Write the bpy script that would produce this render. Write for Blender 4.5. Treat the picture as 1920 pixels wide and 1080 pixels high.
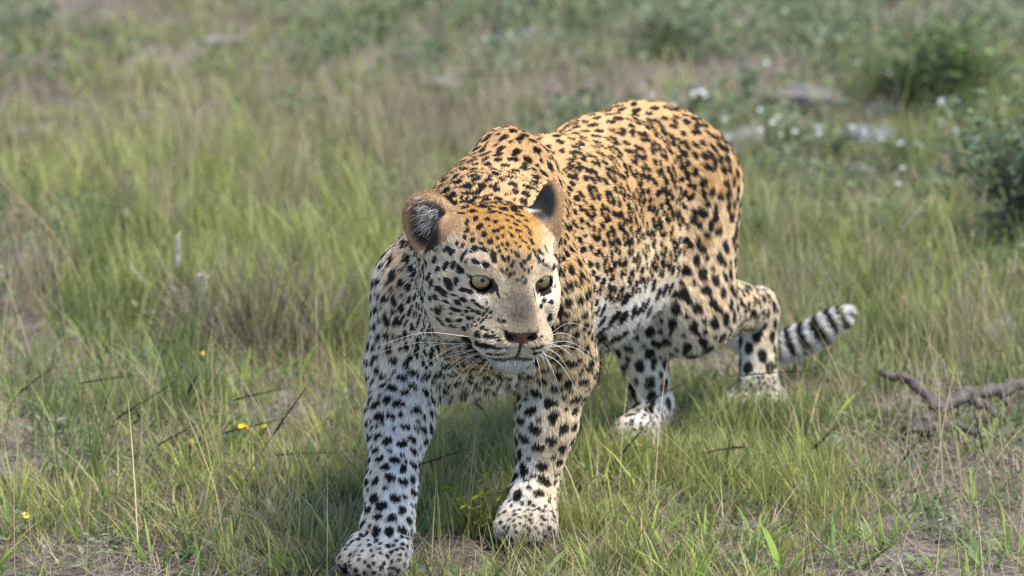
import bpy, math
import numpy as np
from mathutils import Vector, Matrix
from mathutils.bvhtree import BVHTree

for _o in list(bpy.data.objects):
    bpy.data.objects.remove(_o)
scene = bpy.context.scene
COL = scene.collection
rng = np.random.default_rng(11)

# ------------------------------------------------------------------ camera, sky, sun, exposure
CAM_H, F_PX = 1.67, 8184.0                       # eye height in a safari vehicle, focal length in 1920-px units
PITCH = math.atan(1540 / 8184)
cam_data = bpy.data.cameras.new('camera')
cam = bpy.data.objects.new('camera', cam_data); COL.objects.link(cam)
cam.location = (0, 0, CAM_H)
cam.rotation_euler = (math.pi / 2 - PITCH, 0, 0)
cam_data.sensor_width = 36.0
cam_data.lens = F_PX / 1920 * 36
cam_data.clip_start = 0.1
cam_data.clip_end = 3000
cam_data.dof.use_dof = True
cam_data.dof.focus_distance = 6.55
cam_data.dof.aperture_fstop = 5.2
scene.camera = cam

SUN_EL, SUN_AZ = math.radians(60), math.radians(116)   # azimuth clockwise from +Y: from the right, a little behind the camera
world = bpy.data.worlds.new('World'); scene.world = world
world.use_nodes = True
_nt = world.node_tree; _nt.nodes.clear()
_sky = _nt.nodes.new('ShaderNodeTexSky'); _sky.sky_type = 'NISHITA'
_sky.sun_disc = False; _sky.sun_elevation = SUN_EL; _sky.sun_rotation = SUN_AZ
_bg = _nt.nodes.new('ShaderNodeBackground'); _bg.inputs['Strength'].default_value = 0.13
_wo = _nt.nodes.new('ShaderNodeOutputWorld')
_nt.links.new(_sky.outputs[0], _bg.inputs[0]); _nt.links.new(_bg.outputs[0], _wo.inputs[0])
sun_data = bpy.data.lights.new('sun', 'SUN')
sun_data.energy = 3.0; sun_data.angle = math.radians(22); sun_data.color = (1.0, 0.93, 0.82)
sun = bpy.data.objects.new('sun', sun_data); COL.objects.link(sun)
_sd = Vector((math.sin(SUN_AZ) * math.cos(SUN_EL), math.cos(SUN_AZ) * math.cos(SUN_EL), math.sin(SUN_EL)))
sun.rotation_euler = _sd.to_track_quat('Z', 'Y').to_euler()
sun.location = _sd * 30
scene.view_settings.view_transform = 'Standard'
scene.view_settings.look = 'None'
scene.view_settings.exposure = 1.02
scene.view_settings.gamma = 1.0
scene.render.engine = 'CYCLES'
scene.cycles.use_denoising = True
scene.cycles.denoising_prefilter = 'NONE'
scene.cycles.max_bounces = 8
scene.cycles.diffuse_bounces = 4
scene.cycles.transmission_bounces = 6
scene.cycles.transparent_max_bounces = 8
scene.cycles_curves.shape = 'RIBBONS'

# ------------------------------------------------------------------ helpers
CP = np.array([0, 0, CAM_H]); CR = np.array([1.0, 0, 0])
CF = np.array([0, math.cos(PITCH), -math.sin(PITCH)]); CU = np.array([0, math.sin(PITCH), math.cos(PITCH)])

def ray(u, v):
    d = CF * F_PX + CR * (u - 960) + CU * (540 - v)
    return d / np.linalg.norm(d)

def at(u, v, y):
    """the point of the place seen at photo position u, v that lies y metres out"""
    d = ray(u, v); return CP + d * (y / d[1])

def ground_at(u, v, z=0.0):
    d = ray(u, v); return CP + d * ((CAM_H - z) / -d[2])

def project(P):
    d = np.asarray(P) - CP; z = d @ CF
    return np.stack([960 + F_PX * (d @ CR) / z, 540 - F_PX * (d @ CU) / z], -1)

def nrm(v):
    v = np.asarray(v, float); return v / np.maximum(np.linalg.norm(v, axis=-1, keepdims=True), 1e-9)

def sstep(a, b, x):
    t = np.clip((x - a) / (b - a), 0, 1); return t * t * (3 - 2 * t)

def vnoise(P, scale, seed=0):
    """smooth value noise in -1..1"""
    Q = np.asarray(P, float) * scale + seed * 17.31
    I = np.floor(Q).astype(np.int64); f = Q - I; f = f * f * (3 - 2 * f)
    def hsh(i, j, k):
        n = (i * 374761393 + j * 668265263 + k * 2147483647 + seed * 144665) & 0xffffffff
        n = ((n ^ (n >> 13)) * 1274126177) & 0xffffffff
        n = n ^ (n >> 16)
        return (n & 0xffff) / 32767.5 - 1.0
    x, y, z = I[..., 0], I[..., 1], I[..., 2]; fx, fy, fz = f[..., 0], f[..., 1], f[..., 2]
    c = 0
    for dx in (0, 1):
        for dy in (0, 1):
            for dz in (0, 1):
                w = (fx if dx else 1 - fx) * (fy if dy else 1 - fy) * (fz if dz else 1 - fz)
                c = c + w * hsh(x + dx, y + dy, z + dz)
    return c

def mesh_np(name, V, faces, smooth=True):
    """mesh from an (n,3) array and a list of (m,k) index arrays"""
    me = bpy.data.meshes.new(name)
    V = np.asarray(V, np.float32)
    me.vertices.add(len(V)); me.vertices.foreach_set('co', V.ravel())
    if not isinstance(faces, list): faces = [faces]
    loops = np.concatenate([f.ravel() for f in faces]).astype(np.int32)
    sizes = np.concatenate([np.full(len(f), f.shape[1]) for f in faces]).astype(np.int32)
    starts = np.concatenate([[0], np.cumsum(sizes)[:-1]]).astype(np.int32)
    me.loops.add(len(loops)); me.loops.foreach_set('vertex_index', loops)
    me.polygons.add(len(sizes)); me.polygons.foreach_set('loop_start', starts)
    me.polygons.foreach_set('use_smooth', np.full(len(sizes), smooth))
    me.update(calc_edges=True)
    return me

def color_attr(me, name, C, domain='POINT'):
    a = me.attributes.new(name, 'FLOAT_COLOR', domain)
    C = np.asarray(C, np.float32)
    if C.shape[1] == 3: C = np.concatenate([C, np.ones((len(C), 1), np.float32)], 1)
    a.data.foreach_set('color', C.ravel())

def link(name, data, mat=None, parent=None, label=None, cat=None, group=None, kind=None):
    o = bpy.data.objects.new(name, data); COL.objects.link(o)
    if mat is not None and data is not None: data.materials.append(mat)
    if parent is not None: o.parent = parent
    if label: o['label'] = label
    if cat: o['category'] = cat
    if group: o['group'] = group
    if kind: o['kind'] = kind
    return o

def mat_nodes(name):
    m = bpy.data.materials.new(name); m.use_nodes = True
    nt = m.node_tree; b = nt.nodes['Principled BSDF']
    return m, nt, b

def mat_plain(name, col, rough=0.6, spec=0.3, noise=None, amt=0.25, bump=0.0, coat=0.0):
    m, nt, b = mat_nodes(name)
    b.inputs['Base Color'].default_value = (*col, 1); b.inputs['Roughness'].default_value = rough
    b.inputs['Specular IOR Level'].default_value = spec
    b.inputs['Coat Weight'].default_value = coat
    if noise:
        tc = nt.nodes.new('ShaderNodeTexCoord'); n = nt.nodes.new('ShaderNodeTexNoise')
        n.inputs['Scale'].default_value = noise; n.inputs['Detail'].default_value = 5
        r = nt.nodes.new('ShaderNodeValToRGB')
        r.color_ramp.elements[0].position = 0.3; r.color_ramp.elements[1].position = 0.7
        r.color_ramp.elements[0].color = (*[c * (1 - amt) for c in col], 1)
        r.color_ramp.elements[1].color = (*[min(1, c * (1 + amt)) for c in col], 1)
        nt.links.new(tc.outputs['Object'], n.inputs['Vector']); nt.links.new(n.outputs[0], r.inputs[0])
        nt.links.new(r.outputs[0], b.inputs['Base Color'])
        if bump:
            bp = nt.nodes.new('ShaderNodeBump'); bp.inputs['Strength'].default_value = bump; bp.inputs['Distance'].default_value = 0.01
            nt.links.new(n.outputs[0], bp.inputs['Height']); nt.links.new(bp.outputs[0], b.inputs['Normal'])
    return m

def tube(path, radii, sides=6, cap=True):
    """verts, faces of a tube along a path"""
    P = np.asarray(path, float); n = len(P); R = np.broadcast_to(radii, (n,))
    T = nrm(np.gradient(P, axis=0))
    ref = np.array([0, 0, 1.0]) if abs(T[0][2]) < 0.9 else np.array([1.0, 0, 0])
    V = []
    for i in range(n):
        a = nrm(np.cross(T[i], ref)); b = np.cross(T[i], a)
        ang = np.arange(sides) * 2 * math.pi / sides
        V.append(P[i] + R[i] * (np.cos(ang)[:, None] * a + np.sin(ang)[:, None] * b))
    V = np.concatenate(V)
    F = []
    for i in range(n - 1):
        for k in range(sides):
            k2 = (k + 1) % sides
            F.append((i * sides + k, i * sides + k2, (i + 1) * sides + k2, (i + 1) * sides + k))
    F = np.array(F)
    out = [F]
    if cap:
        out.append(np.array([list(range(sides))[::-1]])); out.append(np.array([[(n - 1) * sides + k for k in range(sides)]]))
    return V, out

def spline(pts, n):
    """Catmull-Rom through pts, n samples"""
    P = np.asarray(pts, float)
    P = np.vstack([2 * P[0] - P[1], P, 2 * P[-1] - P[-2]])
    m = len(P) - 3
    t = np.linspace(0, m - 1e-6, n); i = t.astype(int); f = (t - i)[:, None]
    a, b, c, d = P[i], P[i + 1], P[i + 2], P[i + 3]
    return 0.5 * (2 * b + (c - a) * f + (2 * a - 5 * b + 4 * c - d) * f ** 2 + (3 * b - a - 3 * c + d) * f ** 3)

# ------------------------------------------------------------------ ground sheet
def gz(x, y):
    x = np.asarray(x, float); y = np.asarray(y, float)
    P = np.stack([x, y, np.zeros_like(x)], -1)
    near = np.exp(-(((x - .1) / 1.0) ** 2 + ((y - 7.1) / 1.0) ** 2))
    b = vnoise(P, 1.3, 61) * .030 + vnoise(P, 5, 62) * .010 + vnoise(P, 19, 63) * .004
    far = sstep(16, 60, np.hypot(x, y)) * vnoise(P, .05, 64) * .8
    return (b - .012) * (1 - .75 * near) + far - .004
def axis(dense, lo, hi, far):
    a = np.arange(lo, hi + 1e-6, dense); out = [a]
    s = dense; up = []; x = hi
    while x < far: s *= 1.35; x += s; up.append(x)
    dn = []; x = lo; s = dense
    while x > -far: s *= 1.35; x -= s; dn.append(x)
    return np.concatenate([np.array(dn[::-1]), a, np.array(up)])
gx, gy = axis(.04, -2.6, 2.6, 900), axis(.04, 5.0, 16.0, 900)
X, Y = np.meshgrid(gx, gy, indexing='ij')
V = np.stack([X, Y, gz(X, Y)], -1).reshape(-1, 3)
I = np.arange(len(gx) * len(gy)).reshape(len(gx), len(gy))
Q = np.stack([I[:-1, :-1], I[1:, :-1], I[1:, 1:], I[:-1, 1:]], -1).reshape(-1, 4)
m_soil, nt, b = mat_nodes('soil')
tc = nt.nodes.new('ShaderNodeTexCoord')
n1 = nt.nodes.new('ShaderNodeTexNoise'); n1.inputs['Scale'].default_value = 1.7; n1.inputs['Detail'].default_value = 8
n2 = nt.nodes.new('ShaderNodeTexNoise'); n2.inputs['Scale'].default_value = 45; n2.inputs['Detail'].default_value = 6
r1 = nt.nodes.new('ShaderNodeValToRGB'); r1.color_ramp.elements[0].position = .36; r1.color_ramp.elements[1].position = .64
r1.color_ramp.elements[0].color = (.105, .09, .08, 1); r1.color_ramp.elements[1].color = (.22, .195, .18, 1)
r2 = nt.nodes.new('ShaderNodeValToRGB'); r2.color_ramp.elements[0].position = .35; r2.color_ramp.elements[1].position = .7
r2.color_ramp.elements[0].color = (.55, .5, .5, 1); r2.color_ramp.elements[1].color = (1.25, 1.2, 1.15, 1)
mm = nt.nodes.new('ShaderNodeMix'); mm.data_type = 'RGBA'; mm.blend_type = 'MULTIPLY'; mm.inputs[0].default_value = 1
nt.links.new(tc.outputs['Object'], n1.inputs[0]); nt.links.new(tc.outputs['Object'], n2.inputs[0])
nt.links.new(n1.outputs[0], r1.inputs[0]); nt.links.new(n2.outputs[0], r2.inputs[0])
nt.links.new(r1.outputs[0], mm.inputs[6]); nt.links.new(r2.outputs[0], mm.inputs[7]); nt.links.new(mm.outputs[2], b.inputs['Base Color'])
b.inputs['Roughness'].default_value = .95; b.inputs['Specular IOR Level'].default_value = .1
bp = nt.nodes.new('ShaderNodeBump'); bp.inputs['Distance'].default_value = .012; bp.inputs['Strength'].default_value = .7
nt.links.new(n2.outputs[0], bp.inputs['Height']); nt.links.new(bp.outputs[0], b.inputs['Normal'])
link('ground', mesh_np('ground', V, Q), m_soil, label='bare grey brown soil between the grass', kind='structure')

# ------------------------------------------------------------------ the leopard: implicit body
S0 = np.array([-0.02, 6.80, 0.0])
BH = nrm(np.array([-0.365, -0.931, 0])); BL = np.array([-BH[1], BH[0], 0])
def B(h, l, z): return S0 + BH * h + BL * l + np.array([0, 0, z])

# head frame (forward, left, up)
HS = 1.075
def _hframe(yaw, pit, roll):
    f = np.array([math.sin(yaw) * math.cos(pit), -math.cos(yaw) * math.cos(pit), -math.sin(pit)])
    s = np.array([math.cos(yaw), math.sin(yaw), 0]); u = np.cross(f, s); u *= np.sign(u[2])
    return np.stack([f, s * math.cos(roll) + u * math.sin(roll), u * math.cos(roll) - s * math.sin(roll)])
HA = _hframe(0.3017, 0.2300, -0.0654)
HO = np.array([-0.0237, 6.40, 0.4857])
def HP(f, s, u): return HO + HS * (np.array([f, s, u]) @ HA)
def to_head(P): return ((np.asarray(P) - HO) @ HA.T) / HS

PR = []   # primitives: dict(kind, params, k, group, op)
def cone(a, b, ra, rb, k, g, op=1): PR.append(dict(t='c', a=np.asarray(a), b=np.asarray(b), ra=ra, rb=rb, k=k, g=g, op=op))
def ell(c, r, k, g, A=np.eye(3), op=1, flow=None): PR.append(dict(t='e', c=np.asarray(c), r=np.asarray(r), A=A, k=k, g=g, op=op, flow=flow))
BA = np.stack([BH, BL, [0, 0, 1.0]])
def chain(pts, k, g):
    for (p, r), (q, s) in zip(pts[:-1], pts[1:]): cone(p, q, r, s, k, g)

# torso
chain([(B(.02, 0, .49), .095), (B(-.22, 0, .485), .105), (B(-.48, 0, .485), .105), (B(-.67, 0, .487), .095), (B(-.775, 0, .435), .068)], .05, 'torso')
chain([(B(.13, 0, .37), .09), (B(-.05, 0, .36), .105), (B(-.30, 0, .36), .105), (B(-.52, 0, .365), .09), (B(-.72, 0, .42), .08)], .07, 'torso')
for s in (-1, 1):
    ell(B(-.17, s * .035, .43), (.21, .095, .125), .05, 'torso', BA, flow=-BH)
    ell(B(-.685, s * .038, .465), (.115, .070, .105), .05, 'torso', BA, flow=-BH)
    cone(B(-.02 + .02 * s, .021 + s * .024, .583 - s * .010), B(.09, s * .085, .41), .048, .072, .05, 'sh%d' % s)
ell(B(-.42, .02, .345), (.20, .085, .100), .05, 'torso', BA, flow=-BH)
# neck
chain([(HP(-.045, 0, -.005), .083), (B(.22, .07, .50), .098), (B(.10, .02, .485), .115)], .05, 'neck')
cone(HP(-.01, 0, -.055), B(.14, .01, .36), .075, .10, .05, 'neck')
# right foreleg (reaching forward), left foreleg (under the shoulder)
def foreleg(sh, el, wr, fe, pw, g, toe, k=1.0):
    cone(sh, el, .072, .058, .05, g)
    cone(el, el * .55 + wr * .45, .056 * k, .047 * k, .03, g)
    cone(el * .55 + wr * .45, wr, .047 * k, .036 * k, .03, g)
    cone(wr, fe, .037 * k, .038 * k, .02, g)
    paw(fe, pw, toe, g)
def paw(fe, pw, toe, g):
    td = nrm(np.asarray(toe)); sd = np.array([-td[1], td[0], 0])
    cone(fe, np.asarray(pw) - td * .01 + [0, 0, .004], .037, .036, .02, g)
    for i, (o, ln) in enumerate(((-.039, .036), (-.0135, .056), (.0135, .056), (.039, .036))):
        o *= .86 if g == 'lf' else 1.0; p0 = np.asarray(pw) + sd * o * .75 + td * (ln * .0); p1 = np.asarray(pw) + sd * o + td * ln
        cone(p0 + [0, 0, .012], p1 + [0, 0, -.005], .022, .0185, .004, g)
foreleg(B(.13, -.075, .40), B(.15, -.095, .295), at(733, 915, 6.52), at(728, 985, 6.49), at(713, 1040, 6.455), 'rf', (-.30, -1, 0), .95)
foreleg(B(.09, .105, .40), B(.02, .105, .285), at(1003, 920, 6.73), at(995, 950, 6.71), at(990, 977, 6.69), 'lf', (-.12, -1, 0), .88)
# hind legs
def hindleg(hip, kn, hk, pw, g, toe, rk=.074):
    cone(hip, kn, rk + .02, rk, .05, g)
    cone(kn, hk, rk * .94, .032, .035, g)
    cone(hk, np.asarray(pw) + [0, 0, .02], .033, .031, .015, g)
    paw(np.asarray(pw) + [0, 0, .02], pw, toe, g)
hindleg(B(-.71, .065, .455), at(1290, 575, 7.37), at(1420, 578, 7.70), at(1421, 750, 7.67), 'lh', BH)
hindleg(B(-.72, -.06, .42), at(1186, 578, 7.38), at(1226, 766, 7.40), at(1186, 842, 7.29), 'rh', BH + BL * .1, rk=.05)
# tail
TAIL = spline([B(-.80, 0, .47), at(1315, 470, 7.80), at(1350, 590, 7.88), at(1440, 648, 7.87), at(1500, 638, 7.86), at(1548, 612, 7.85), at(1590, 584, 7.85)], 15)
TR = np.interp(np.linspace(0, 1, 15), [0, .15, .5, .9, 1], [.045, .032, .028, .020, .006])
chain([(p, r) for p, r in zip(TAIL, TR)], .012, 'tail')

# head
def hell(c, r, k, g='head', op=1, A=None): ell(HP(*c), np.array(r) * HS, k, g, HA if A is None else A, op)
def hcone(a, b, ra, rb, k, g='head', op=1): cone(HP(*a), HP(*b), ra * HS, rb * HS, k, g, op)
hell((-.022, 0, .012), (.088, .078, .072), .03)
hell((.018, 0, .030), (.062, .060, .046), .03)
for s in (-1, 1):
    hell((.002, s * .050, -.034), (.055, .038, .054), .03)
    hell((.054, s * .039, .0415), (.017, .025, .0095), .018)
    hell((.058, s * .040, -.010), (.026, .026, .020), .02)
hcone((.025, 0, .030), (.107, 0, -.018), .034, .0290, .022)
hell((.080, 0, -.045), (.054, .050, .036), .025)
for s in (-1, 1):
    hell((.101, s * .025, -.051), (.032, .030, .0235), .016)
hell((.127, 0, -.029), (.0135, .0265, .0135), .010)
hcone((-.01, 0, -.066), (.082, 0, -.074), .046, .026, .02)
hell((.104, 0, -.081), (.020, .023, .0155), .014)
EYES = []
for s in (-1, 1):
    ec = HP(.0565, s * .0415, .0195); er = .0172 * HS
    # forward and outward facing eye axis
    ed = nrm(np.array([.95, s * .16, -.02]) @ HA)
    eu = nrm(HA[2] - ed * (HA[2] @ ed)); es = np.cross(ed, eu)
    es *= np.sign(es @ HA[1]); EYES.append((ec, er, ed, es, eu, s))
    ell(ec, (er + .0035,) * 3, .012, 'head')
    tilt = s * .22; a2 = es * math.cos(tilt) + eu * math.sin(tilt); b2 = eu * math.cos(tilt) - es * math.sin(tilt)
    ell(ec + ed * .0165 - eu * .0026, (.0165, .0180, .0121), .003, 'head', np.stack([ed, a2, b2]), op=-1)
# nostrils and the crease between nose and lips
for s in (-1, 1):
    hell((.139, s * .0125, -.036), (.010, .0065, .0050), .004, op=-1)
    hcone((.133, s * .019, -.030), (.122, s * .026, -.022), .0035, .002, .003, op=-1)
hcone((.142, 0, -.045), (.138, 0, -.068), .0020, .0020, .006, op=-1)
for s in (-1, 1):
    hcone((.136, s * .002, -.070), (.118, s * .030, -.080), .0022, .0030, .005, op=-1)
    hcone((.118, s * .030, -.080), (.075, s * .046, -.074), .0030, .0020, .005, op=-1)
# ears
def ear(c, ef, eu, r, g, off=.5, inner=.80):
    ef = nrm(ef); eu = nrm(eu - ef * (np.dot(eu, ef))); ew = np.cross(ef, eu)
    A = np.stack([ef, ew, eu]); r = np.array(r)
    return c, A, r
EARS = []
_c = at(809, 420, 6.445)
EARS.append((ear(_c, np.array([-.30, -.93, -.12]), np.array([-.30, .12, .94]), (.019, .044, .050), 'earr'), 'earr'))
_c = at(1027, 396, 6.455)
EARS.append((ear(_c, np.array([.82, .50, -.22]), np.array([.40, .10, .91]), (.015, .031, .046), 'earl'), 'earl'))
for (c, A, r), g in EARS:
    ell(c, r, .016, g, A)
    ell(c + A[0] * .017 + A[2] * -.002, (.0185, r[1] * .84, r[2] * .86), .004, g, A, op=-1)
cone(EARS[0][0][0] - EARS[0][0][1][2] * .03, HP(-.03, -.055, .045), .026, .03, .03, 'earr')
cone(EARS[1][0][0] - EARS[1][0][1][2] * .03, HP(-.035, .050, .050), .024, .03, .03, 'earl')

# order: solids first, cuts last per head
PR.sort(key=lambda q: 0 if q['op'] > 0 else 1)
GROUPS = sorted({q['g'] for q in PR})

def prim_d(q, P):
    if q['t'] == 'c':
        ba = q['b'] - q['a']; pa = P - q['a']
        t = np.clip(pa @ ba / (ba @ ba), 0, 1)
        return np.linalg.norm(pa - t[:, None] * ba, axis=1) - (q['ra'] + (q['rb'] - q['ra']) * t)
    L = (P - q['c']) @ q['A'].T
    k0 = np.linalg.norm(L / q['r'], axis=1); k1 = np.linalg.norm(L / q['r'] ** 2, axis=1)
    return np.where(k1 > 1e-9, k0 * (k0 - 1) / np.maximum(k1, 1e-9), -q['r'].min())

def prim_sphere(q):
    if q['t'] == 'c': return (q['a'] + q['b']) / 2, np.linalg.norm(q['a'] - q['b']) / 2 + max(q['ra'], q['rb'])
    return q['c'], q['r'].max()
PSC = np.array([prim_sphere(q)[0] for q in PR]); PSR = np.array([prim_sphere(q)[1] for q in PR])
BLK = .08
def sdf(P, detail=False):
    """distance to the body; with detail also the distance to each group and the lie of the coat"""
    P = np.asarray(P, np.float64); out = np.full(len(P), .5)
    gd = {g: np.full(len(P), 9.0) for g in GROUPS} if detail else None
    fl = np.zeros((len(P), 3)) if detail else None
    K = np.floor(P / BLK).astype(np.int64)
    key = (K[:, 0] + 500) * 4000000 + (K[:, 1] + 500) * 2000 + K[:, 2] + 500
    order = np.argsort(key, kind='stable'); ks = key[order]
    cut = np.concatenate([[0], np.flatnonzero(np.diff(ks)) + 1, [len(ks)]])
    for a, b in zip(cut[:-1], cut[1:]):
        ii = order[a:b]; X = P[ii]; c = (K[ii[0]] + .5) * BLK
        near = np.flatnonzero(np.linalg.norm(PSC - c, axis=1) - PSR < BLK * .87 + .07)
        d = np.full(len(X), .5)
        for j in near:
            q = PR[j]; e = prim_d(q, X); k = q['k']
            if q['op'] < 0:
                h = np.maximum(k - np.abs(d + e), 0) / k
                d = np.maximum(d, -e) + h * h * k * .25
                continue
            if detail:
                gd[q['g']][ii] = np.minimum(gd[q['g']][ii], e)
                ax = (q['b'] - q['a']) if q['t'] == 'c' else q.get('flow')
                if ax is not None: fl[ii] += np.exp(-np.clip(e, -.01, 1) / .016)[:, None] * nrm(ax)
            h = np.maximum(k - np.abs(d - e), 0) / k
            d = np.minimum(d, e) - h * h * k * .25
        out[ii] = d
    return (out, gd, fl) if detail else out

def sdf_grad(P, e=.0008):
    K = np.array([[1, -1, -1], [-1, -1, 1], [-1, 1, -1], [1, 1, 1]], float)
    return sum(k * sdf(P + k * e)[:, None] for k in K) / (4 * e)

def surface_nets(lo, hi, step, fac=4):
    n = np.ceil((hi - lo) / (step * fac)).astype(int)
    cs = step * fac
    gx = [lo[i] + (np.arange(n[i]) + .5) * cs for i in range(3)]
    PC = np.stack(np.meshgrid(*gx, indexing='ij'), -1).reshape(-1, 3)
    dc = sdf(PC).reshape(n)
    near = np.abs(dc) < cs * 1.25
    N = n * fac
    D = np.repeat(np.repeat(np.repeat(np.where(dc < 0, -1, 1).astype(np.float32), fac, 0), fac, 1), fac, 2)
    M = np.repeat(np.repeat(np.repeat(near, fac, 0), fac, 1), fac, 2)
    idx = np.argwhere(M); P = lo + (idx + .5) * step
    D[M] = sdf(P)
    ins = D < 0
    c = [ins[dx:N[0] - 1 + dx, dy:N[1] - 1 + dy, dz:N[2] - 1 + dz] for dx in (0, 1) for dy in (0, 1) for dz in (0, 1)]
    cnt = sum(x.astype(np.int8) for x in c)
    cells = np.argwhere((cnt > 0) & (cnt < 8))
    vid = np.full(N, -1, np.int32); vid[tuple(cells.T)] = np.arange(len(cells))
    acc = np.zeros((len(cells), 3)); num = np.zeros(len(cells))
    cor = [np.array(o) for o in np.ndindex(2, 2, 2)]
    for o in cor:
        for ax in range(3):
            if o[ax]: continue
            o2 = o.copy(); o2[ax] = 1
            a = D[tuple((cells + o).T)]; b = D[tuple((cells + o2).T)]
            m = (a < 0) != (b < 0)
            t = np.where(m, a / np.where(m, a - b, 1), 0)
            pt = np.tile(o.astype(float), (len(cells), 1)); pt[:, ax] += t
            acc += pt * m[:, None]; num += m
    V = lo + (cells + acc / num[:, None] + .5) * step
    Q = []
    for ax in range(3):
        a = ins; sl0 = [slice(1, N[i] - 1) for i in range(3)]; sl1 = list(sl0)
        sl0[ax] = slice(0, N[ax] - 1); sl1[ax] = slice(1, N[ax])
        A = a[tuple(sl0)]; Bm = a[tuple(sl1)]
        off = np.array([1, 1, 1]); off[ax] = 0
        e = np.argwhere(A != Bm) + off; s = A[tuple((e - off).T)]
        u, w = (ax + 1) % 3, (ax + 2) % 3
        eu = np.zeros(3, int); eu[u] = 1; ew = np.zeros(3, int); ew[w] = 1
        q = np.stack([vid[tuple((e - eu - ew).T)], vid[tuple((e - ew).T)], vid[tuple(e.T)], vid[tuple((e - eu).T)]], 1)
        q[~s] = q[~s][:, ::-1]
        Q.append(q)
    return V, np.concatenate(Q)

LO = np.array([-.42, 6.22, -.04]); HI = np.array([.80, 8.06, .74])
BV, BQ = surface_nets(LO, HI, .0045)
for _ in range(2):
    g = sdf_grad(BV); d = sdf(BV)
    BV = BV - g * (np.clip(d, -.004, .004) / np.maximum((g * g).sum(1), .3))[:, None] * .8
# keep the one connected body
def largest_island(V, Q):
    lab = np.arange(len(V))
    for _ in range(400):
        m = lab[Q].min(1); new = lab.copy()
        for k in range(4): np.minimum.at(new, Q[:, k], m)
        new = new[new]
        if (new == lab).all(): break
        lab = new
    u, c = np.unique(lab, return_counts=True); keep = lab == u[c.argmax()]
    mp = np.cumsum(keep) - 1
    return V[keep], mp[Q[keep[Q[:, 0]]]]
BV, BQ = largest_island(BV, BQ)
print('body', len(BV), len(BQ))

# ------------------------------------------------------------------ the coat: lie of the hair, colours, spots
BN = nrm(sdf_grad(BV))
_, GD, FL = sdf(BV, True)
GM = np.stack([GD[g] for g in GROUPS], 1); GI = GM.argmin(1); GN = np.array(GROUPS)[GI]
HL = to_head(BV)                                   # head coordinates f, s, u
headw = sstep(.025, -.01, GD['head'] - np.minimum.reduce([GD[g] for g in GROUPS if g not in ('head', 'earl', 'earr')])) * sstep(-.10, -.03, HL[:, 0])
earw = np.zeros(len(BV))
for g in ('earl', 'earr'): earw = np.maximum(earw, sstep(.004, -.003, GD[g] - GD['head']) * (GD[g] < .02))
nose_pt = HP(.112, 0, -.020)
fh = nrm(BV - nose_pt) - HA[0] * .35
fe = np.zeros_like(BV)
for (c, A, r), g in EARS: fe += (GD[g] < .01)[:, None] * A[2]
flow = nrm(FL) * (1 - headw)[:, None] + nrm(fh) * headw[:, None]
flow = flow * (1 - earw)[:, None] + fe * earw[:, None]
flow = flow + np.array([0, 0, -.35]) * (1 - np.maximum(headw, earw))[:, None]
T = flow - BN * (flow * BN).sum(1)[:, None]
BT = nrm(T)
BF = np.clip((nrm(flow) * BN).sum(1), 0, 1) * (1 - headw)

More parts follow.
